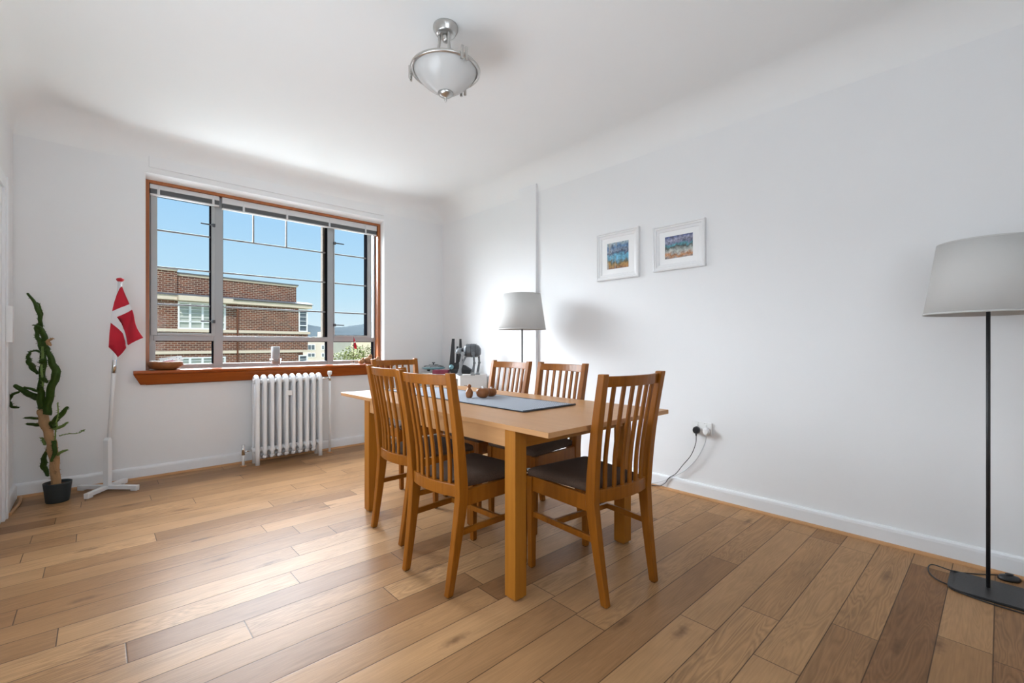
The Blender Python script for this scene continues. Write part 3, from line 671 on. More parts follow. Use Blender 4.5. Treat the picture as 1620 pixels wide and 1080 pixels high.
# ---------------------------------------------------------------- things on the table
rx, ry = (1.566 + 1.972) / 2, (1.62 + 3.06) / 2
mb = MB(); nx, ny = 10, 44; w, l = .203, .72
rg_ = []
for j in range(ny + 1):
    y = -l + 2 * l * j / ny; row = []
    for i in range(nx + 1):
        x = -w + 2 * w * i / nx; z = .0025 + (.004 if j in (0, ny) else 0) * 0 + .0008 * math.sin(y * 9 + x * 5) + .0015 * max(0, (abs(y) - .70) / .02)
        row.append((x + .0015 * math.sin(y * 23), y, z))
    rg_.append(row)
mb.loft(rg_, False, True, False)
run = mb.build('table_runner', RUNNER, loc=(rx, ry, TT + .001), solid=.003, label='grey blue woven runner laid lengthways on the dining table', cat='table runner')
m = MB()
for s_ in (-1, 1): m.tube([(-w, s_ * (l + .001), .005), (w, s_ * (l + .001), .005)], .0045, 8)
m.tube([(-w - .001, -l, .003), (-w - .001, l, .003)], .0025, 6); m.tube([(w + .001, -l, .003), (w + .001, l, .003)], .0025, 6)
m.build('hem', plain('dark_hem', (.05, .055, .065), .9), run)
zt = TT + .0062
# turned wooden bird
bd = empty('wooden_bird', (1.727, 2.276, zt), R(-80), label='small turned wooden bird figure with long beak on the runner', cat='ornament')
MB().lathe([(0, 0), (.016, 0), (.022, .010), (.024, .028), (.020, .044), (.012, .055), (.008, .060), (0, .061)], 24).build('body', BOWLW, bd)
MB().lathe([(0, -.0135), (.008, -.011), (.013, -.003), (.013, .004), (.008, .011), (0, .0135)], 20, (0, 0, .071)).build('head', BOWLW, bd)
MB().tube([(-.008, .0, .070), (-.045, .0, .073)], [.0035, .0018], 8).build('beak', BOWLW, bd)
def round_pot(loc, lb, s_=1.0):
    o = empty('wooden_pot', (*loc, zt), label=lb, cat='ornament', group='round wooden pots on the table')
    MB().lathe([(0, 0), (.022 * s_, 0), (.037 * s_, .010 * s_), (.043 * s_, .028 * s_), (.041 * s_, .046 * s_), (.032 * s_, .057 * s_), (.022 * s_, .0585 * s_), (.018 * s_, .050 * s_), (0, .048 * s_)], 28).build('body', BOWLW, o)
    MB().lathe([(0, .050 * s_), (.007, .050 * s_), (.008, .062 * s_), (.006, .069 * s_), (0, .070 * s_)], 16).build('stopper', WPLAS, o)
    return o
round_pot((1.795, 2.225), 'larger round wooden pot with white stopper beside the wooden bird', 1.0)
round_pot((1.880, 2.245), 'smaller round wooden pot half hidden behind the larger one', .86)

# ---------------------------------------------------------------- things on the sill
ZSI = .8705
wb = empty('wooden_bowl', (.418, 4.745, ZSI), label='round turned wooden bowl at the left end of the window sill', cat='bowl')
MB().lathe([(0, 0), (.065, 0), (.100, .012), (.121, .040), (.116, .066), (.108, .070), (.105, .064), (.097, .026), (.06, .010), (0, .009)], 40).build('shell', BOWLW, wb)
def paper(name, w, l, t, loc, rot, mat, lb, cat, **kw):
    m = MB(); M_ = Matrix.Translation(loc) @ Matrix.Rotation(R(rot[2]), 4, 'Z') @ Matrix.Rotation(R(rot[1]), 4, 'Y') @ Matrix.Rotation(R(rot[0]), 4, 'X')
    m.box(-w / 2, w / 2, -l / 2, l / 2, 0, t, M=M_); return m.build(name, mat, label=lb, cat=cat, **kw)
pk = paper('dotted_card', .155, .07, .004, (.455, 4.740, ZSI + .086), (28, -7, 4), PAPER, 'white folded card with dark and orange dots leaning in the sill bowl', 'card')
M_ = Matrix.Translation((.455, 4.740, ZSI + .086)) @ Matrix.Rotation(R(4), 4, 'Z') @ Matrix.Rotation(R(-7), 4, 'Y') @ Matrix.Rotation(R(28), 4, 'X')
m = MB()
for i, (x, y) in enumerate(((-.055, -.02), (-.035, -.022), (.005, -.014), (.03, -.016), (.055, -.01), (-.015, .01), (.04, .012))):
    m.lathe([(0, .0045), (.0048, .0045)], 12, (x, y, 0), M=M_, mi=i % 2)
m.build('printed_dots', [plain('dot_dark', (.02, .02, .06), .6), plain('dot_orange', (.6, .2, .03), .6)], pk)
paper('paper_slip', .10, .06, .003, (.365, 4.735, ZSI + .071), (3, 4, -12), PAPER, 'crumpled white and blue paper slip on the left rim of the sill bowl', 'paper')
m = MB(); m.tube(smooth_path([(.395, 4.700, ZSI + .066), (.425, 4.692, ZSI + .073), (.458, 4.70, ZSI + .073), (.485, 4.715, ZSI + .066)], 4), [.010] * 13, 8, flat=.6); m.build('red_wrapper', plain('red_foil', (.28, .01, .04), .25), label='crumpled dark red wrapper in the sill bowl under the card', cat='wrapper')
# candle in glass
ch = empty('candle_holder', (1.262, 4.745, ZSI), label='clear glass holder on the middle of the window sill', cat='candle holder')
MB().lathe([(0, 0), (.036, 0), (.038, .004), (.034, .018), (.044, .032), (.052, .060), (.0525, .074), (.050, .060), (.041, .034), (.02, .024), (0, .022)], 28).build('glass', CUPGLASS, ch)
cd = MB(); cd.lathe([(0, .026), (.036, .026), (.038, .030), (.038, .186), (.034, .190), (.008, .188), (0, .187)], 28)
cdo = cd.build('pillar_candle', CANDLE, loc=(1.262, 4.745, ZSI), label='grey pillar candle standing in the glass holder on the sill', cat='candle')
# little flag
fl = empty('table_flag', (2.035, 4.745, ZSI), label='little red table flag on a dark pole at the right of the sill', cat='flag')
MB().lathe([(0, 0), (.032, 0), (.032, .006), (.02, .009), (0, .010)], 24).build('base', SILLW, fl)
MB().tube([(0, 0, .008), (0, 0, .298)], .0022, 8).build('pole', BPLAS, fl)
m = MB(); m.add([(0, 0, .295), (.014, .004, .268), (.025, -.002, .23), (.034, .003, .19), (.040, 0, .160), (.014, .006, .166), (0, 0, .185)], [(0, 1, 2, 3, 4, 5, 6)]); m.build('cloth', REDC, fl, solid=.0015)
m = MB(); m.add([(0, -.002, .238), (.0215, -.0035, .244), (.0245, -.0035, .232), (.0, -.002, .226)], [(0, 1, 2, 3)]); m.build('white_stripe', WHITEC, fl, solid=.0012)
# turned wooden figures at the right end
def figure(x, y, s_, lb):
    o = empty('wooden_figure', (x, y, ZSI), label=lb, cat='ornament', group='turned wooden figures on the sill')
    MB().lathe([(0, 0), (.018 * s_, 0), (.028 * s_, .01 * s_), (.030 * s_, .028 * s_), (.024 * s_, .042 * s_), (0, .046 * s_)], 24).build('body', TOYW, o)
    MB().lathe([(0, -.013 * s_), (.012 * s_, -.008 * s_), (.014 * s_, 0), (.010 * s_, .010 * s_), (0, .0125 * s_)], 18, (.016 * s_, 0, .050 * s_)).build('head', TOYW, o)
    return o
figure(2.125, 4.745, 1.05, 'small turned wooden figure next to the table flag')
figure(2.205, 4.755, 1.65, 'largest turned wooden figure at the right end of the sill')
figure(2.30, 4.75, 1.25, 'turned wooden figure beside the right window jamb')

# ---------------------------------------------------------------- flag stand
fs = empty('flag_stand', (.052, 4.49, 0), label='white wooden floor flagpole on a cross foot left of the window', cat='flagpole')
def arm(ang, l0):
    a = R(ang); d = Vector((math.cos(a), math.sin(a), 0)); s_ = Vector((-d.y, d.x, 0))
    m = MB(); m.bar(d * .018 + Vector((0, 0, .026)), d * l0 + Vector((0, 0, .024)), .032, .028, side=s_); 
    m.bar(d * (l0 - .045) + Vector((0, 0, .0055)), d * l0 + Vector((0, 0, .0055)), .030, .011, side=s_)
    m.build('foot_arm', GLOSSW, fs, bevel=.003)
arm(-42.6, .225); arm(137.4, .212); arm(54, .185); arm(234, .195)
rd = MB(); M_ = Matrix.Rotation(R(-38), 4, 'Z'); rd.box(-.018, .018, -.018, .018, .012, .375, M=M_)
rd.add([(-.018, -.018, .375), (.018, -.018, .375), (.018, .018, .375), (-.018, .018, .375), (-.018, 0, .392), (.018, 0, .392)], [(0, 1, 5, 4), (2, 3, 4, 5), (1, 2, 5), (3, 0, 4)], M=M_)
rd.build('post', GLOSSW, fs, bevel=.002)
ra = Vector((math.sin(R(YAW - 0)) * 0 + .736, -.677, 0)); fw = Vector((.677, .736, 0))
pb = ra * -.040 + fw * .034 + Vector((0, 0, .075)); pt = ra * .064 + fw * .034 + Vector((0, 0, 1.555))
def pp(t): return pb + (pt - pb) * t
MB().tube([pp(0), pp(1)], .0125, 16).build('pole', GLOSSW, fs)
MB().tube([pp(.535), pp(.603)], .0140, 16).build('ferrule', CHROME2, fs)
MB().lathe([(0, -.018), (.016, -.014), (.0235, -.004), (.0235, .004), (.016, .012), (0, .016)], 24, pp(1) + Vector((0, 0, .012))).build('finial', REDP, fs)
# flag cloth: coordinates across (right) and up from the pole foot, metres
S = 212.0
def fc(x, y):
    u = 150 + x / 7.2; v = 430 + y / 7.2
    return ((u - 171) / S, 1.08 + (545 - v) / S)
red_a = [(300, 185), (322, 168), (350, 260), (385, 368), (300, 408), (225, 452), (245, 350), (270, 260)]
wh_a = [(225, 452), (300, 408), (385, 368), (412, 430), (340, 468), (260, 515)]
wh_b = [(225, 452), (260, 515), (290, 580), (310, 650), (345, 740), (385, 820), (370, 862), (350, 840), (325, 770), (300, 700), (255, 640), (205, 580), (212, 520)]
red_b = [(260, 515), (340, 468), (412, 430), (490, 580), (575, 750), (490, 795), (405, 835), (385, 820), (345, 740), (310, 650), (290, 580)]
red_c = [(205, 580), (255, 640), (300, 700), (325, 770), (350, 840), (370, 862), (305, 920), (240, 970), (165, 855), (185, 700)]
bm = bmesh.new(); cache = {}
def bv(p):
    if p not in cache:
        x, z = fc(*p); cache[p] = bm.verts.new((x, 0, z))
    return cache[p]
for poly, mi in ((red_a, 0), (wh_a, 1), (wh_b, 1), (red_b, 0), (red_c, 0)):
    f = bm.faces.new([bv(p) for p in poly]); f.material_index = mi
bmesh.ops.triangulate(bm, faces=bm.faces[:])
for _ in range(3): bmesh.ops.subdivide_edges(bm, edges=bm.edges[:], cuts=1, use_grid_fill=False)
bmesh.ops.triangulate(bm, faces=bm.faces[:])
for v in bm.verts:
    x, z = v.co.x, v.co.z
    d = -.020 - .022 * math.sin((x * .8 + (1.5 - z) * .22) * 30) * min(1, (1.56 - z) * 4) - .03 * max(0, x - .02)
    v.co = ra * x + fw * (.02 + d) + Vector((0, 0, z))
me = bpy.data.meshes.new('flag_cloth'); bm.to_mesh(me); bm.free()
me.materials.append(REDC); me.materials.append(WHITEC)
for p in me.polygons: p.use_smooth = True
fcl = bpy.data.objects.new('flag_cloth', me); sc.collection.objects.link(fcl); fcl.parent = fs; fcl['label'] = 'red flag cloth with white cross'
md = fcl.modifiers.new('solid', 'SOLIDIFY'); md.thickness = .0018; md.offset = 0
q0 = pp(.985) + ra * .006 - fw * .008; x, z = fc(305, 178)
MB().tube([q0, ra * x + Vector((0, 0, z))], .003, 6).build('halyard', WHITEC, fs)

# ---------------------------------------------------------------- potted plant
pl = empty('potted_cactus', (-.205, 4.405, 0), label='tall gangly green cactus in a small dark pot in left corner', cat='plant')
MB().lathe([(0, .001), (.058, .001), (.060, .006), (.073, .125), (.074, .134), (.070, .134), (.067, .115), (0, .113)], 36).build('pot', POTM, pl)
MB().lathe([(.067, .116), (.04, .119), (.02, .121), (0, .122)], 24).build('soil', SOILM, pl)
Z5 = 5.685
def pc(x, y, dy=0):
    u = 10 + x / Z5; v = 450 + y / Z5
    return ra * ((u - 92) / 229) + Vector((0, 0, (792 - v) / 229)) + fw * dy
def stem(pts, rads, mat=CACTM, name='stem', d0=0, d1=0, lobes=4, spines=True, nn=12, seed=1):
    rnd = random.Random(seed + len(pts) * 7 + int(pts[0][0]))
    P = smooth_path([(x, y, r_) for (x, y), r_ in zip(pts, rads)], 6)
    n_ = len(P); path = []; rr = []
    for i, (x, y, r_) in enumerate(P):
        t = i / (n_ - 1); path.append(pc(x, y, d0 + (d1 - d0) * t + .004 * math.sin(i))); rr.append(max(.0012, r_ * (1.0 if mat is TRUNKM else .68) / Z5 / 229))
    # rounded tip
    tdir = (path[-1] - path[-2]).normalized()
    path += [path[-1] + tdir * rr[-1] * .6, path[-1] + tdir * rr[-1] * .9]; rr += [rr[-1] * .75, rr[-1] * .3]
    m = MB(); m.tube(path, rr, nn, lobes=lobes)
    if spines:
        for i in range(1, n_):
            for k in range(2):
                a = rnd.random() * 2 * PI; d = Vector((math.cos(a), math.sin(a), rnd.uniform(-.4, .6))).normalized()
                p = path[i] + (path[i - 1] - path[i]) * rnd.random(); r_ = rr[i]
                m.tube([p + d * r_ * .6, p + d * (r_ * 1.1 + .009)], [.0024, .0010], 4)
    return m.build(name, mat, pl)
O = 966
stem([(450, 830 + O), (440, 650 + O), (420, 500 + O), (390, 380 + O), (350, 270 + O), (320, 170 + O)], [33, 33, 36, 32, 36, 28], TRUNKM, 'trunk', 0, 0, 0, True)
stem([(325, 190 + O), (320, 1060), (308, 900), (320, 760), (322, 640), (300, 540), (262, 470), (255, 390), (275, 320), (285, 240), (245, 158)], [30, 32, 30, 34, 32, 32, 20, 26, 10, 12, 6], d0=0, d1=.03)
stem([(312, 510), (320, 400), (318, 310), (300, 210), (230, 82)], [9, 6, 17, 17, 10], d0=.01, d1=-.02)
stem([(385, 200 + O), (400, 1060), (440, 900), (482, 800), (450, 700), (418, 600), (405, 540), (385, 440), (340, 376), (297, 366)], [34, 32, 32, 34, 28, 20, 15, 25, 16, 4], d0=-.01, d1=-.04)
stem([(295, 800), (245, 740), (205, 690), (190, 640), (205, 602), (250, 592), (280, 625)], [10, 26, 22, 14, 11, 11, 4], d0=-.01, d1=.03)
stem([(372, 910), (365, 700), (378, 560)], [8, 10, 10], CACTL, d0=-.03, d1=-.03)
stem([(340, 820), (375, 848), (430, 872)], [20, 26, 10], d0=-.01, d1=-.04)
stem([(300, 1010), (235, 970), (175, 900)], [26, 30, 20], d0=0, d1=-.06)
stem([(290, 1030), (230, 1018), (178, 1000)], [18, 20, 12], CACTM, d0=0, d1=.03)
stem([(180, 955), (120, 985), (105, 1040), (140, 1085), (208, 1090)], [10, 16, 17, 15, 8], d0=-.04, d1=-.06)
stem([(352, 1110), (365, 1000), (380, 920)], [32, 30, 24], CACTM, d0=-.02, d1=-.05)
stem([(330, 965), (285, 940), (240, 915)], [12, 14, 10], d0=0, d1=-.05)
stem([(310, 235 + O), (265, 228 + O), (218, 222 + O)], [12, 14, 9], d0=0, d1=-.03)
stem([(330, 292 + O), (275, 288 + O), (222, 278 + O)], [16, 18, 12], d0=0, d1=-.02)
stem([(415, 280 + O), (465, 215 + O), (518, 140 + O)], [24, 26, 14], d0=0, d1=.03)
stem([(430, 275 + O), (475, 245 + O), (512, 218 + O)], [18, 18, 12], d0=-.01, d1=-.04)
stem([(430, 330 + O), (485, 310 + O), (532, 274 + O)], [14, 15, 8], CACTL, d0=0, d1=.02)
stem([(430, 320 + O), (418, 270 + O)], [26, 26], CACTM)
stem([(465, 420 + O), (500, 320 + O), (522, 240 + O), (552, 82 + O)], [8, 7, 7, 6], CACTL, d0=-.02, d1=-.06, lobes=0, nn=8)
stem([(480, 392 + O), (530, 378 + O), (600, 376 + O), (645, 350 + O)], [6, 5, 5, 8], CACTL, d0=0, d1=.05, lobes=0, nn=8)
stem([(375, 490 + O), (330, 610 + O), (318, 680 + O), (344, 758 + O)], [8, 22, 24, 12], d0=0, d1=.03)
stem([(455, 430 + O), (488, 500 + O), (480, 600 + O)], [22, 24, 12], CACTM, d0=-.02, d1=-.05)
stem([(470, 560 + O), (515, 530 + O), (556, 516 + O)], [14, 12, 8], CACTL, d0=-.01, d1=0)
stem([(385, 460 + O), (350, 445 + O), (312, 438 + O)], [16, 16, 6], CACTL, d0=0, d1=.02)
stem([(360, 470 + O), (355, 420 + O), (346, 402 + O)], [14, 12, 5], CACTL, d0=-.01, d1=-.02)
stem([(440, 590 + O), (480, 690 + O), (484, 720 + O)], [6, 4, 3], TRUNKM, d0=-.02, d1=-.03, lobes=0, nn=6)
stem([(425, 545), (440, 500), (490, 484)], [14, 10, 7], TRUNKM, d0=-.03, d1=-.05)
stem([(370, 700), (385, 684), (408, 672)], [20, 26, 16], CACTM, d0=-.04, d1=-.04)

# ---------------------------------------------------------------- floor lamps
def make_lamp(label):
    o = empty('floor_lamp', label=label, cat='floor lamp', group='floor lamps with black poles')
    # base: flat black plate with rounded corners, local x to the wall
    pts = []
    x0, x1, y0, y1 = -.135, .100, -.235, .125
    for cx, cy, a0, rc in ((x1, y1, 0, .02), (x0, y1, 90, .05), (x0, y0, 180, .05), (x1, y0, 270, .02)):
        sx = -1 if cx > 0 else 1; sy_ = -1 if cy > 0 else 1
        for k in range(7):
            a = R(a0 + 15 * k); pts.append((cx + sx * rc + rc * math.cos(a), cy + sy_ * rc + rc * math.sin(a)))
    MB().loft([[(x, y, .001) for x, y in pts], [(x, y, .012) for x, y in pts]], True, False).build('base', BMETAL, o, bevel=.002)
    MB().tube([(0, 0, .010), (0, 0, 1.36)], .0072, 16).build('pole', BMETAL, o)
    m = MB()
    for k in range(3):
        a = R(120 * k + 20); m.tube([(0, 0, 1.36), (.195 * math.cos(a), .195 * math.sin(a), 1.300)], .0018, 6)
    m.tube([(0, 0, 1.33), (0, 0, 1.40)], .017, 14); m.build('shade_fitter', BMETAL, o)
    sh = MB(); prof = [(.213, 1.215), (.189, 1.375), (.166, 1.535)]
    sh.lathe(prof, 64); s_ = sh.build('lamp_shade', SHADE, o, solid=.0018)
    MB().lathe([(.2145, 1.215), (.2135, 1.223)], 64).build('shade_binding', SHADE, s_, solid=.002); MB().lathe([(.1668, 1.527), (.1665, 1.535)], 64).build('shade_binding', SHADE, s_, solid=.002)
    return o
l1 = make_lamp('white shaded floor lamp with black pole cut by the right edge, nearest the camera')
bpy.context.view_layer.update()
l2 = copy_tree(l1); l1.location = (2.888, .039, 0); l2.location = (2.81, 2.92, 0)
l2['label'] = 'white shaded floor lamp standing behind the chairs near the pipe boxing'
# cord and foot switch of the near lamp
m = MB(); m.tube(smooth_path([(2.80, .14, .004), (2.83, .20, .004), (2.91, .235, .004), (3.00, .23, .006), (2.96, .16, .016), (3.00, .12, .006), (3.06, .05, .004), (3.075, .01, .012)], 6), .0028, 8)
cord = m.build('lamp_cord', BPLAS, label='black lamp cord looping from under the near lamp base', cat='cord')
m = MB(); m.tube(smooth_path([(2.76, .13, .004), (2.735, .05, .004), (2.728, -.06, .004), (2.74, -.16, .004), (2.76, -.26, .004)], 6), .0028, 8); m.build('cord_run', BPLAS, cord)
M_ = Matrix.Translation((3.075, -.025, 0)) @ Matrix.Rotation(R(-60), 4, 'Z') @ Matrix.Diagonal((1.5, 1, 1, 1))
m = MB(); m.lathe([(0, .001), (.026, .001), (.028, .008), (.022, .020), (.012, .024), (0, .025)], 24, M=M_); m.lathe([(0, .02), (.010, .02), (.010, .030), (0, .031)], 16, M=M_)
m.build('foot_switch', BPLAS, cord)

# ---------------------------------------------------------------- pictures
def picture(yc, zc, w, h, iw, ih, mat, label, tilt=0):
    o = empty('framed_picture', (XR, yc, zc), R(0), label=label, cat='picture', group='framed prints on the right wall'); o.rotation_euler = (R(tilt), 0, 0)
    m = MB()
    def rect(d, x): return [(x, -w / 2 + d, -h / 2 + d), (x, w / 2 - d, -h / 2 + d), (x, w / 2 - d, h / 2 - d), (x, -w / 2 + d, h / 2 - d)]
    m.loft([rect(0, -.001), rect(0, -.026), rect(.010, -.030), rect(.013, -.024), rect(.024, -.024), rect(.028, -.018), rect(.044, -.014), rect(.047, -.009), rect(.047, -.004)], False, False)
    m.build('frame', FRAMEP, o, bevel=.0008)
    MB().box(-.008, -.002, -w / 2 + .04, w / 2 - .04, -h / 2 + .04, h / 2 - .04).build('mount', MOUNT, o)
    MB().box(-.0095, -.0082, -iw / 2, iw / 2, -ih / 2, ih / 2).build('print', mat, o)
picture(2.133, 1.815, .405, .395, .205, .215, PAINT[0], 'white framed lake print with birch trees, nearer the far floor lamp')
picture(1.606, 1.803, .400, .338, .215, .165, PAINT[1], 'white framed rocky shore print, nearer the camera')

# ---------------------------------------------------------------- socket and plugs
so = empty('wall_socket', (XR, 1.435, .49), label='white double wall socket low on the right wall', cat='socket')
MB().box(-.010, -.0005, -.073, .073, -.043, .043).build('plate', WPLAS, so, bevel=.003)
for y in (.03, -.03): MB().box(-.014, -.010, y - .005, y + .005, .012, .028).build('switch', WPLAS, so, bevel=.001)
CABW = plain('white_cable', (.52, .53, .55), .4)
m = MB(); m.tube([(-.0102, .022, .036), (-.0115, .022, .036)], .003, 8); m.tube([(-.0102, -.022, .036), (-.0115, -.022, .036)], .003, 8); m.build('screw', CHROME, so)
def plug(y, mat, label, path, dark):
    o = empty('power_plug', (XR - .0105, y, .475), label=label, cat='plug', group='plugs in the double socket')
    M_ = Matrix.Rotation(R(-90), 4, 'Y')
    m = MB(); m.loft([[(-.0005, .024 * math.cos(2 * PI * i / 20) , -.002 + .026 * math.sin(2 * PI * i / 20)) for i in range(20)],
                      [(-.018, .024 * math.cos(2 * PI * i / 20), -.002 + .026 * math.sin(2 * PI * i / 20)) for i in range(20)],
                      [(-.032, .017 * math.cos(2 * PI * i / 20), -.002 + .019 * math.sin(2 * PI * i / 20)) for i in range(20)]], True, True)
    m.tube([(-.014, 0, -.022), (-.014, 0, -.042)], [.007, .0045], 10); m.build('plug_body', mat, o)
    MB().tube(smooth_path(path, 6), .0026, 8).build('cable', dark, o)
# plug cables hang to the baseboard and run off behind the chair
plug(1.467, BPLAS, 'black round plug with black cable in the left half of the socket',
     [(-.014, 0, -.04), (-.014, .004, -.10), (-.013, .04, -.19), (-.012, .10, -.27), (-.012, .155, -.345), (-.022, .20, -.38), (-.022, .235, -.43), (-.030, .28, -.458), (-.032, .40, -.468), (-.034, .62, -.470)], BPLAS)
plug(1.395, WPLAS, 'white plug with white cable in the right half of the socket',
     [(-.014, 0, -.04), (-.014, .01, -.09), (-.013, .065, -.20), (-.012, .15, -.30), (-.014, .24, -.365), (-.024, .33, -.42), (-.030, .42, -.455), (-.036, .52, -.469), (-.040, .68, -.470)], CABW)

# ---------------------------------------------------------------- ceiling light
cl = empty('ceiling_light', (1.364, 2.006, ZC), label='brushed metal ceiling light with frosted glass bowl', cat='ceiling light')
MB().lathe([(0, -.0005), (.064, -.0005), (.066, -.006), (.066, -.018), (.058, -.028), (.054, -.040), (.048, -.046), (.030, -.048), (0, -.048)], 40).build('canopy', CHROME, cl)
MB().lathe([(0, -.048), (.018, -.048), (.020, -.062), (.014, -.082), (0, -.088)], 24, (0, 0, 0)).build('cable_cover', CHROME, cl)
zr = 2.536 - ZC; RR = .176
m = MB(); m.tube([(RR * math.cos(2 * PI * i / 64), RR * math.sin(2 * PI * i / 64), zr) for i in range(65)], .0098, 10, cap=False); m.build('ring', CHROME, cl)
m = MB(); m.tube([((RR - .016) * math.cos(2 * PI * i / 64), (RR - .016) * math.sin(2 * PI * i / 64), zr + .004) for i in range(65)], .004, 8, cap=False); m.build('inner_rim', CHROME, cl)
prof = [(RR - .010, zr + .003), (RR - .020, zr - .016), (RR - .043, zr - .046), (RR - .074, zr - .076), (RR - .108, zr - .100), (RR - .142, zr - .118), (0, zr - .126)]
MB().lathe(smooth_path(prof, 4), 56).build('glass_bowl', FROST, cl, solid=.003)
m = MB(); m.lathe([(0, -.120), (.042, -.116), (.043, -.122), (.026, -.134), (.010, -.140), (.006, -.146), (.008, -.151), (.006, -.157), (.003, -.163), (0, -.165)], 28, (0, 0, zr)); m.build('finial', CHROME, cl)
base_ang = math.atan2(ra.y, ra.x)
for dg in (-53, 67, 175):
    a = base_ang + R(dg); d = Vector((math.cos(a), math.sin(a), 0)); t = Vector((-d.y, d.x, 0))
    for off in (-.011, .011):
        pr = smooth_path([(.034, -.046), (.036, -.10), (.050, -.15), (.085, -.195), (.135, zr + .030), (RR - .004, zr + .014)], 5)
        if off < 0:
            MB().tube([d * r_ + Vector((0, 0, z)) for r_, z in pr], .0075, 8).build('arm', CHROME, cl)
    m = MB()
    for off in (-.012, .012): m.bar(d * (RR + .016) + t * off + Vector((0, 0, zr - .034)), d * (RR + .016) + t * off + Vector((0, 0, zr + .034)),   .013, .010, side=t)
    m.bar(d * (RR + .008) - t * .016 + Vector((0, 0, zr)), d * (RR + .008) + t * .016 + Vector((0, 0, zr)), .008, .012, side=d)
    m.build('clip', CHROME, cl, bevel=.001)

# ---------------------------------------------------------------- cube shelf in the far corner and the things on it
KX0, KX1, KY0, KY1, KZ = 2.765, 3.122, 3.80, 4.57, .76
ks = empty('cube_shelf', ((KX0 + KX1) / 2, (KY0 + KY1) / 2, 0), label='low white cube shelf in the corner behind the table', cat='shelf')
hx, hy = (KX1 - KX0) / 2, (KY1 - KY0) / 2; t = .038
m = MB(); m.box(-hx, hx, -hy, hy, KZ - t, KZ); m.build('top', KALLAX, ks, bevel=.001)
MB().box(-hx, hx, -hy, hy, 0, t).build('bottom', KALLAX, ks)
for s_ in (-1, 1): MB().box(-hx, hx, s_ * hy - (t if s_ > 0 else 0), s_ * hy + (0 if s_ > 0 else t), t, KZ - t).build('side_panel', KALLAX, ks)
MB().box(-hx, hx, -.008, .008, t, KZ - t).build('divider', KALLAX, ks); MB().box(-hx, hx, -hy + t, hy - t, KZ / 2 - .008, KZ / 2 + .008).build('middle_shelf', KALLAX, ks)
MB().box(hx - .004, hx, -hy + t, hy - t, t, KZ - t).build('back_panel', plain('beige_board', (.50, .46, .36), .7), ks)
kz = KZ + .0008
def place(u, d):   # across (pixels from the principal axis at focal 712) and depth -> floor point
    a = (u - 810) / 712 * d; return (.677 * d + .736 * a, .736 * d - .677 * a)
# red boxed set
x, y = place(698, 4.95)
rb = MB(); rb.box(-.085, .085, -.055, .055, 0, .042); rb.build('red_box', REDBOX, loc=(x, y, kz), rz=R(-47), bevel=.002, label='flat dark red box lying on the cube shelf', cat='box')
# disc shaped toy
x, y = place(686, 5.24)
ts = empty('toy_spaceship', (x, y, kz), R(-30), label='grey disc shaped toy spaceship on the left of the cube shelf', cat='toy')
MB().lathe([(0, .030), (.10, .034), (.128, .045), (.132, .055), (.120, .062), (.07, .078), (.03, .086), (0, .087)], 40).build('hull', LGREYTOY, ts)
MB().lathe([(.1, .034), (.132, .044), (.134, .055), (.128, .058)], 40).build('rim_band', TEALTOY, ts)
m = MB(); rnd = random.Random(4)
for k in range(46):
    a = rnd.random() * 2 * PI; r_ = rnd.uniform(.03, .118); z = .088 - .026 * (r_ / .12) ** 1.4
    M_ = Matrix.Translation((r_ * math.cos(a), r_ * math.sin(a), z)) @ Matrix.Rotation(a, 4, 'Z'); s1, s2 = rnd.uniform(.004, .014), rnd.uniform(.004, .010)
    m.box(-s1, s1, -s2, s2, -.006, rnd.uniform(.002, .006), M=M_)
m.build('surface_detail', GREYTOY, ts)
m = MB(); m.tube([(0, .02, .085), (0, .02, .104)], .008, 12); m.box(-.018, .018, .008, .032, .104, .114); m.build('turret', GREYTOY, ts, bevel=.002)
m = MB()
for a in (30, 150, 270): m.bar((.07 * math.cos(R(a)), .07 * math.sin(R(a)), .012), (.06 * math.cos(R(a)), .06 * math.sin(R(a)), .034), .03, .02); 
m.build('landing_feet', DKTOY, ts)
# dark toy craft with tall upright wings
x, y = place(728, 4.985)
tw = empty('toy_shuttle', (x, y, kz), R(-47), label='black toy craft with tall upright wings behind the grey walking toy', cat='toy')
def wing(x0, x1, xt0, xt1, z0, z1, y_, name='wing', mat=DKTOY, t_=.012):
    m = MB(); m.add([(x0, y_ - t_, z0), (x1, y_ - t_, z0), (xt1, y_ - t_ * .5, z1), (xt0, y_ - t_ * .5, z1), (x0, y_ + t_, z0), (x1, y_ + t_, z0), (xt1, y_ + t_ * .5, z1), (xt0, y_ + t_ * .5, z1)],
                    [(0, 1, 2, 3), (7, 6, 5, 4), (0, 4, 5, 1), (1, 5, 6, 2), (2, 6, 7, 3), (3, 7, 4, 0)]); m.build(name, mat, tw, bevel=.002)
wing(-.125, -.065, -.092, -.062, .05, .385, 0); wing(-.02, .03, -.012, .010, .10, .382, .02)
wing(-.055, -.02, -.045, -.025, .08, .30, .03)
m = MB(); m.loft([[(-.10, -.05, .01), (.12, -.05, .01), (.12, .05, .01), (-.10, .05, .01)], [(-.11, -.055, .05), (.13, -.05, .04), (.13, .05, .04), (-.11, .055, .05)], [(-.06, -.03, .12), (.06, -.02, .09), (.06, .02, .09), (-.06, .03, .12)]], True, False); m.build('hull', DKTOY, tw, bevel=.004)
MB().lathe([(0, -.028), (.02, -.02), (.028, 0), (.02, .02), (0, .028)], 16, (-.085, -.06, .075)).build('canopy', TEALTOY, tw)
MB().box(-.10, .12, -.045, .045, 0, .010).build('stand', DKTOY, tw)
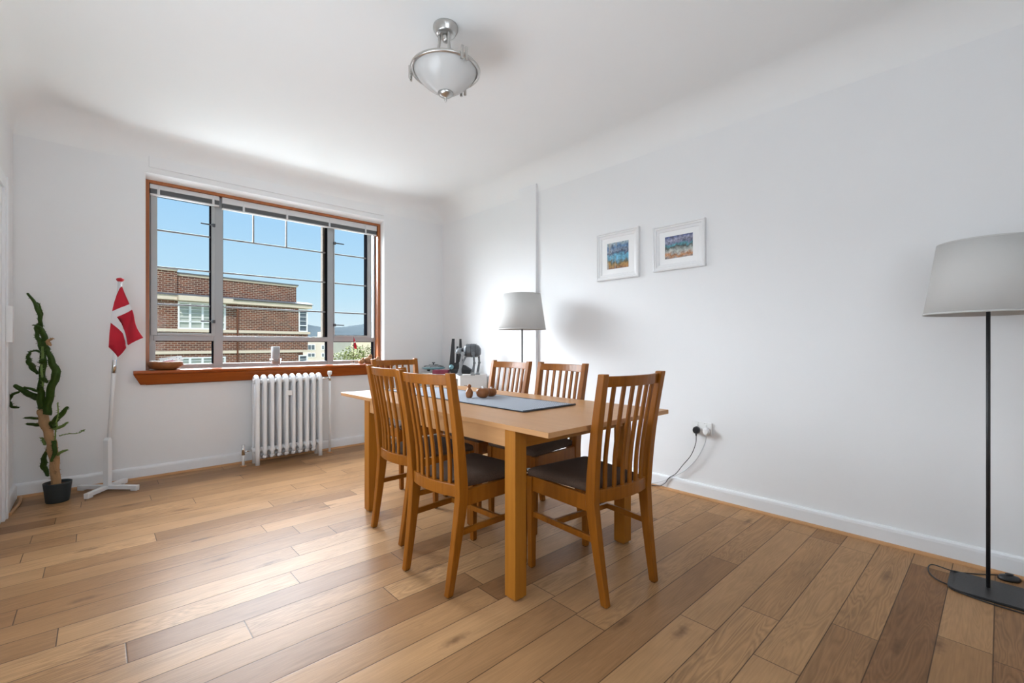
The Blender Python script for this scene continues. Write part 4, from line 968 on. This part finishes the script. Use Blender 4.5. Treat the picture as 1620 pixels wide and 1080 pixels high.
# grey four legged walking toy
x, y = place(740.5, 4.735)
rb = empty('toy_robot', (x, y, kz), R(-47), label='grey four legged walking toy robot on the right of the cube shelf', cat='toy')
def oval(x, ry_, rz_, cz, n=16):
    return [(x, ry_ * math.copysign(abs(math.cos(2 * PI * i / n)) ** .7, math.cos(2 * PI * i / n)), cz + rz_ * math.copysign(abs(math.sin(2 * PI * i / n)) ** .7, math.sin(2 * PI * i / n))) for i in range(n)]
m = MB(); m.loft([oval(-.045, .030, .035, .255), oval(-.032, .050, .058, .256), oval(.0, .060, .070, .258), (oval(.07, .060, .072, .258)), oval(.115, .050, .058, .252), oval(.135, .028, .032, .248)], True, True)
bo = m.build('body', GREYTOY, rb)
m = MB()
for xx in (-.012, .036, .084): m.loft([oval(xx, .0612, .0725, .258), oval(xx + .004, .0612, .0725, .258)], False, True)
m.build('panel_seams', DKTOY, bo)
MB().tube([(-.03, 0, .265), (-.075, 0, .262)], .018, 12).build('neck', DKTOY, rb)
m = MB(); m.loft([oval(-.066, .020, .020, .258), oval(-.075, .032, .030, .256), oval(-.110, .032, .030, .250), oval(-.128, .022, .020, .244)], True, True)
hd = m.build('head', LGREYTOY, rb)
m = MB()
for sy_ in (-.014, .014): m.tube([(-.120, sy_, .254), (-.131, sy_, .252)], .008, 12)
m.build('eyes', DKTOY, hd)
m = MB(); m.tube([(-.09, 0, .278), (-.085, 0, .300)], .0025, 8); m.tube([(-.085, 0, .299), (-.085, 0, .306)], .005, 8); m.build('antenna', DKTOY, hd)
for i, (lx, ly, fx) in enumerate(((-.045, -.05, -.075), (-.010, .05, -.105), (.065, -.05, .060), (.105, .05, .095))):
    m = MB(); kx = (lx + fx) / 2 - (.012 if i < 2 else -.012)
    m.bar((lx, ly, .235), (kx, ly, .125), .024, .022, .018, .018, side=(0, 1, 0)); m.bar((kx, ly, .13), (fx, ly, .03), .018, .02, .026, .026, side=(0, 1, 0))
    m.tube([(lx, ly - .016, .225), (lx, ly + .016, .225)], .021, 14); m.tube([(kx, ly - .014, .128), (kx, ly + .014, .128)], .014, 12)
    lg = m.build('leg', LGREYTOY if i < 2 else GREYTOY, rb, bevel=.002)
    m = MB(); m.box(fx - .022, fx + .022, ly - .020, ly + .020, 0, .016); m.box(fx - .014, fx + .014, ly - .014, ly + .014, .016, .034); m.build('foot', LGREYTOY, lg, bevel=.003)

# ---------------------------------------------------------------- outside
GZ = -9.0
MB().box(-300, 1200, 6, 1500, GZ - 1, GZ).build('street_ground', GRASS, kind='structure')
# brick block across the street, local x along its front, local y away from us
bl = empty('apartment_block', (4.95, 28.0, GZ), R(9.9), label='red brick apartment block with cream bands seen through the window', cat='building')
H = -GZ
def bx(name, mat, *a, parent=bl, **k): return MB().box(*a).build(name, mat, parent, **k)
# openings: one tall column of windows, rows by storey
STO = [(3.25, 1.86), (.47, -.92), (-2.33, -3.7)]
wx0, wx1 = -2.07, .064
mb = MB()
mb.box(-16, wx0, 0, 10, 0, H + 3.28); mb.box(wx1, 4.0, 0, 10, 0, H + 3.28)
zs = [H + 3.28]
for zt_, zb_ in STO: zs += [H + zt_ - .02, H + zb_]
zs.append(0)
for i in range(0, len(zs), 2): mb.box(wx0, wx1, 0, 10, zs[i + 1], zs[i])
mb.box(4.0, 4.6, .6, 10, 0, H + 3.28)
mb.box(4.0, 4.6, 0.02, .6, 0, H - 3.7)
for zt_, zb_ in zip((1.72, -1.06), (.72, -1.9)): mb.box(4.0, 4.6, 0.02, .6, H + zb_, H + zt_)
mb.build('brick_wall', BRICK, bl)
mb = MB(); mb.box(-16, wx0, .10, 10, H + 3.5, H + 4.72); mb.build('left_parapet', BRICK, bl)
mb = MB(); mb.box(wx0, 4.0, .25, 10, H + 3.5, H + 4.55); mb.build('right_parapet', BRICK, bl)
bx('coping', CREAM, -16, wx0, .04, 10, H + 4.72, H + 4.79); bx('coping', CREAM, wx0 + .001, 4.05, .19, 10, H + 4.55, H + 4.63)
bx('coping_felt', SLATEM, -16, wx0 + .03, 0, 10, H + 4.79, H + 4.85); bx('coping_felt', SLATEM, wx0 + .031, 4.1, .15, 10, H + 4.631, H + 4.70)
bx('eaves', CREAM, -16, wx0 - .1, -.25, .5, H + 3.28, H + 3.52); bx('eaves', CREAM, wx0 - .09, .25, -.5, .5, H + 3.26, H + 3.50); bx('eaves', CREAM, .26, 4.75, -.22, .5, H + 3.28, H + 3.48)
mb = MB(); mb.add([(-16, -.3, H + 3.52), (4.8, -.3, H + 3.52), (4.8, .3, H + 3.68), (-16, .3, H + 3.68), (-16, .3, H + 3.5), (4.8, .3, H + 3.5), (-16, -.3, H + 3.5), (4.8, -.3, H + 3.5)], [(0, 1, 2, 3), (3, 2, 5, 4), (0, 6, 7, 1), (0, 3, 4, 6), (1, 7, 5, 2)]); mb.build('eaves_roof', SLATEM, bl)
for z in (1.72, -1.06, -3.84): bx('band', CREAM, -16, 4.72, -.06, 0, H + z, H + z + .14)
for z in (.62, -2.16): bx('band', CREAM, -16, 4.72, -.06, 0, H + z, H + z + .14)
mb = MB(); mb.tube([(.32, -.08, H + 3.2), (.62, -.08, H + 3.0), (.62, -.08, 0)], .045, 8); mb.build('downpipe', PIPEB, bl)
def bwin(x0, x1, z0, z1, y, lights, rows, glass=CURTAIN):
    f = MB(); t_ = .07
    f.box(x0, x1, y, y + .12, z0, z0 + t_); f.box(x0, x1, y, y + .12, z1 - t_, z1); f.box(x0, x0 + t_, y, y + .12, z0 + t_, z1 - t_); f.box(x1 - t_, x1, y, y + .12, z0 + t_, z1 - t_)
    for lx in lights: f.box(lx - .045, lx + .045, y, y + .12, z0 + t_, z1 - t_)
    for rz_ in rows[:1]: f.box(x0 + t_, x1 - t_, y, y + .12, rz_ - .03, rz_ + .03)
    fo = f.build('window_frame', WPLAS, bl)
    g_ = MB()
    for rz_ in rows[1:]: g_.box(x0 + t_, x1 - t_, y + .03, y + .06, rz_ - .012, rz_ + .012)
    g_.build('glazing_bars', WPLAS, fo)
    MB().box(x0 + t_, x1 - t_, y + .08, y + .10, z0 + t_, z1 - t_).build('pane', glass, fo)
for zt_, zb_ in STO:
    a, b_ = H + zb_, H + zt_ - .02
    bwin(wx0, wx1, a, b_, -.02, (wx0 + .52, wx1 - .52, (wx0 + wx1) / 2), [a + .38, a + .60, a + .80, a + 1.0, a + 1.18])
    bwin(4.02, 4.58, a, b_, -.01, (), [a + .38, a + .65, a + .90, a + 1.12], DARKG)
# pale houses further off
def house(u0, u1, d, ztop, label, chim=None, wins=(), mat=HOUSEC, depth=8, roof=0):
    x0, y0 = place(u0, d); x1, y1 = place(u1, d); L_ = math.hypot(x1 - x0, y1 - y0); a = math.atan2(y1 - y0, x1 - x0)
    o = empty('house', (x0, y0, GZ), a, label=label, cat='building', group='pale houses beyond the brick block')
    MB().box(0, L_, 0, depth, 0, ztop - GZ).build('walls', mat, o)
    if roof:
        q = MB(); z = ztop - GZ; q.add([(-.2, -.2, z), (L_ + .2, -.2, z), (L_ + .2, depth + .2, z), (-.2, depth + .2, z), (.2, depth / 2, z + roof), (L_ - .2, depth / 2, z + roof)], [(0, 1, 5, 4), (2, 3, 4, 5), (1, 2, 5), (3, 0, 4), (3, 2, 1, 0)]); q.build('roof', SLATEM, o)
    for (wx, wz, ww, wh) in wins:
        f = MB().box(wx - ww / 2 - .1, wx + ww / 2 + .1, -.06, -.005, wz - GZ - wh / 2 - .1, wz - GZ + wh / 2 + .1).build('window_frame', WPLAS, o)
        MB().box(wx - ww / 2, wx + ww / 2, -.09, -.061, wz - GZ - wh / 2, wz - GZ + wh / 2).build('pane', DARKG, f)
    if chim:
        for cx in chim: MB().box(cx, cx + 1.0, 2, 3, ztop - GZ, ztop - GZ + 1.3).build('chimney', HOUSEC, o)
house(478, 523, 62, 1.62, 'pale rendered house just right of the brick block', wins=((1.05, .72, .38, .62), (1.55, .72, .38, .62), (1.05, -.35, .38, .42), (1.55, -.35, .38, .42), (2.9, .7, .22, .5), (2.9, -.35, .22, .42), (.35, .7, .3, .5)))
house(494, 600, 120, 3.2, 'long low cream house far behind the tree', wins=((3, 1.2, .8, 1.2), (6, 1.2, .8, 1.2), (9, 1.2, .8, 1.2)), mat=CREAM, chim=(.6,))
# hedge-side tree
x, y = place(556, 38)
tr = empty('garden_tree', (x, y, GZ), label='bushy light green tree outside the right part of window', cat='tree')
m = MB(); m.tube([(0, 0, 0), (.1, 0, 3), (0, .1, 6.5)], [.28, .2, .1], 10)
for k in range(7):
    a = k * .9; m.tube([(0, 0, 3.6 + k * .35), (1.4 * math.cos(a), 1.4 * math.sin(a), 6.2 + k * .3)], [.09, .02], 6)
m.build('trunk', BARKM, tr)
rnd = random.Random(11); m = MB()
blobs = [(0, 0, 7.9, 1.9), (-1.0, .2, 7.4, 1.35), (1.2, -.3, 8.1, 1.7), (.3, -.8, 7.0, 1.6), (2.3, .3, 7.5, 1.5), (-.6, -.4, 8.4, 1.2), (1.0, .2, 8.9, 1.25), (-1.4, -.3, 6.9, .9), (2.9, -.2, 8.0, 1.3), (.1, .4, 9.1, 1.0)]
for bxx, byy, bzz, br_ in blobs:
    for k in range(int(520 * br_)):
        d = Vector((rnd.gauss(0, 1), rnd.gauss(0, 1), rnd.gauss(0, 1))).normalized(); rr = br_ * (.72 + .28 * rnd.random()) * (1 + .12 * noise.noise(d * 3))
        loc_ = d * rr; p = Vector((0, 0, bzz)) + ra * (bxx + loc_.x) + fw * (byy + loc_.y) + Vector((0, 0, loc_.z))
        a1 = Vector((rnd.gauss(0, 1), rnd.gauss(0, 1), rnd.gauss(0, 1))).normalized(); a2 = a1.cross(d).normalized(); s_ = rnd.uniform(.05, .11)
        m.add([p - a1 * s_, p + a2 * s_ * .55, p + a1 * s_, p - a2 * s_ * .55], [(0, 1, 2, 3)])
m.build('foliage', LEAFM, tr)
# distant hills
mb = MB(); rows = []
for j in range(9):
    row = []
    for i in range(90):
        u = 380 + i * 3.2; d = 700 + j * 60; x, y = place(u, d)
        cr_ = math.sin(PI * min(1, j / 6)) if j < 7 else .3
        base = 50 + 9 * math.sin(i * .09 + .6) + 3.5 * noise.noise(Vector((i * .12, j * .3, 0))) + 1.2 * noise.noise(Vector((i * .6, j, 3)))
        row.append((x, y, GZ + (base + 8) * (.15 + .85 * math.sin(PI / 2 * min(1, j / 5))) - (j > 5) * 12))
    rows.append(row)
mb.loft(rows, False, True, False)
mb.build('hills', HILLM, kind='structure')
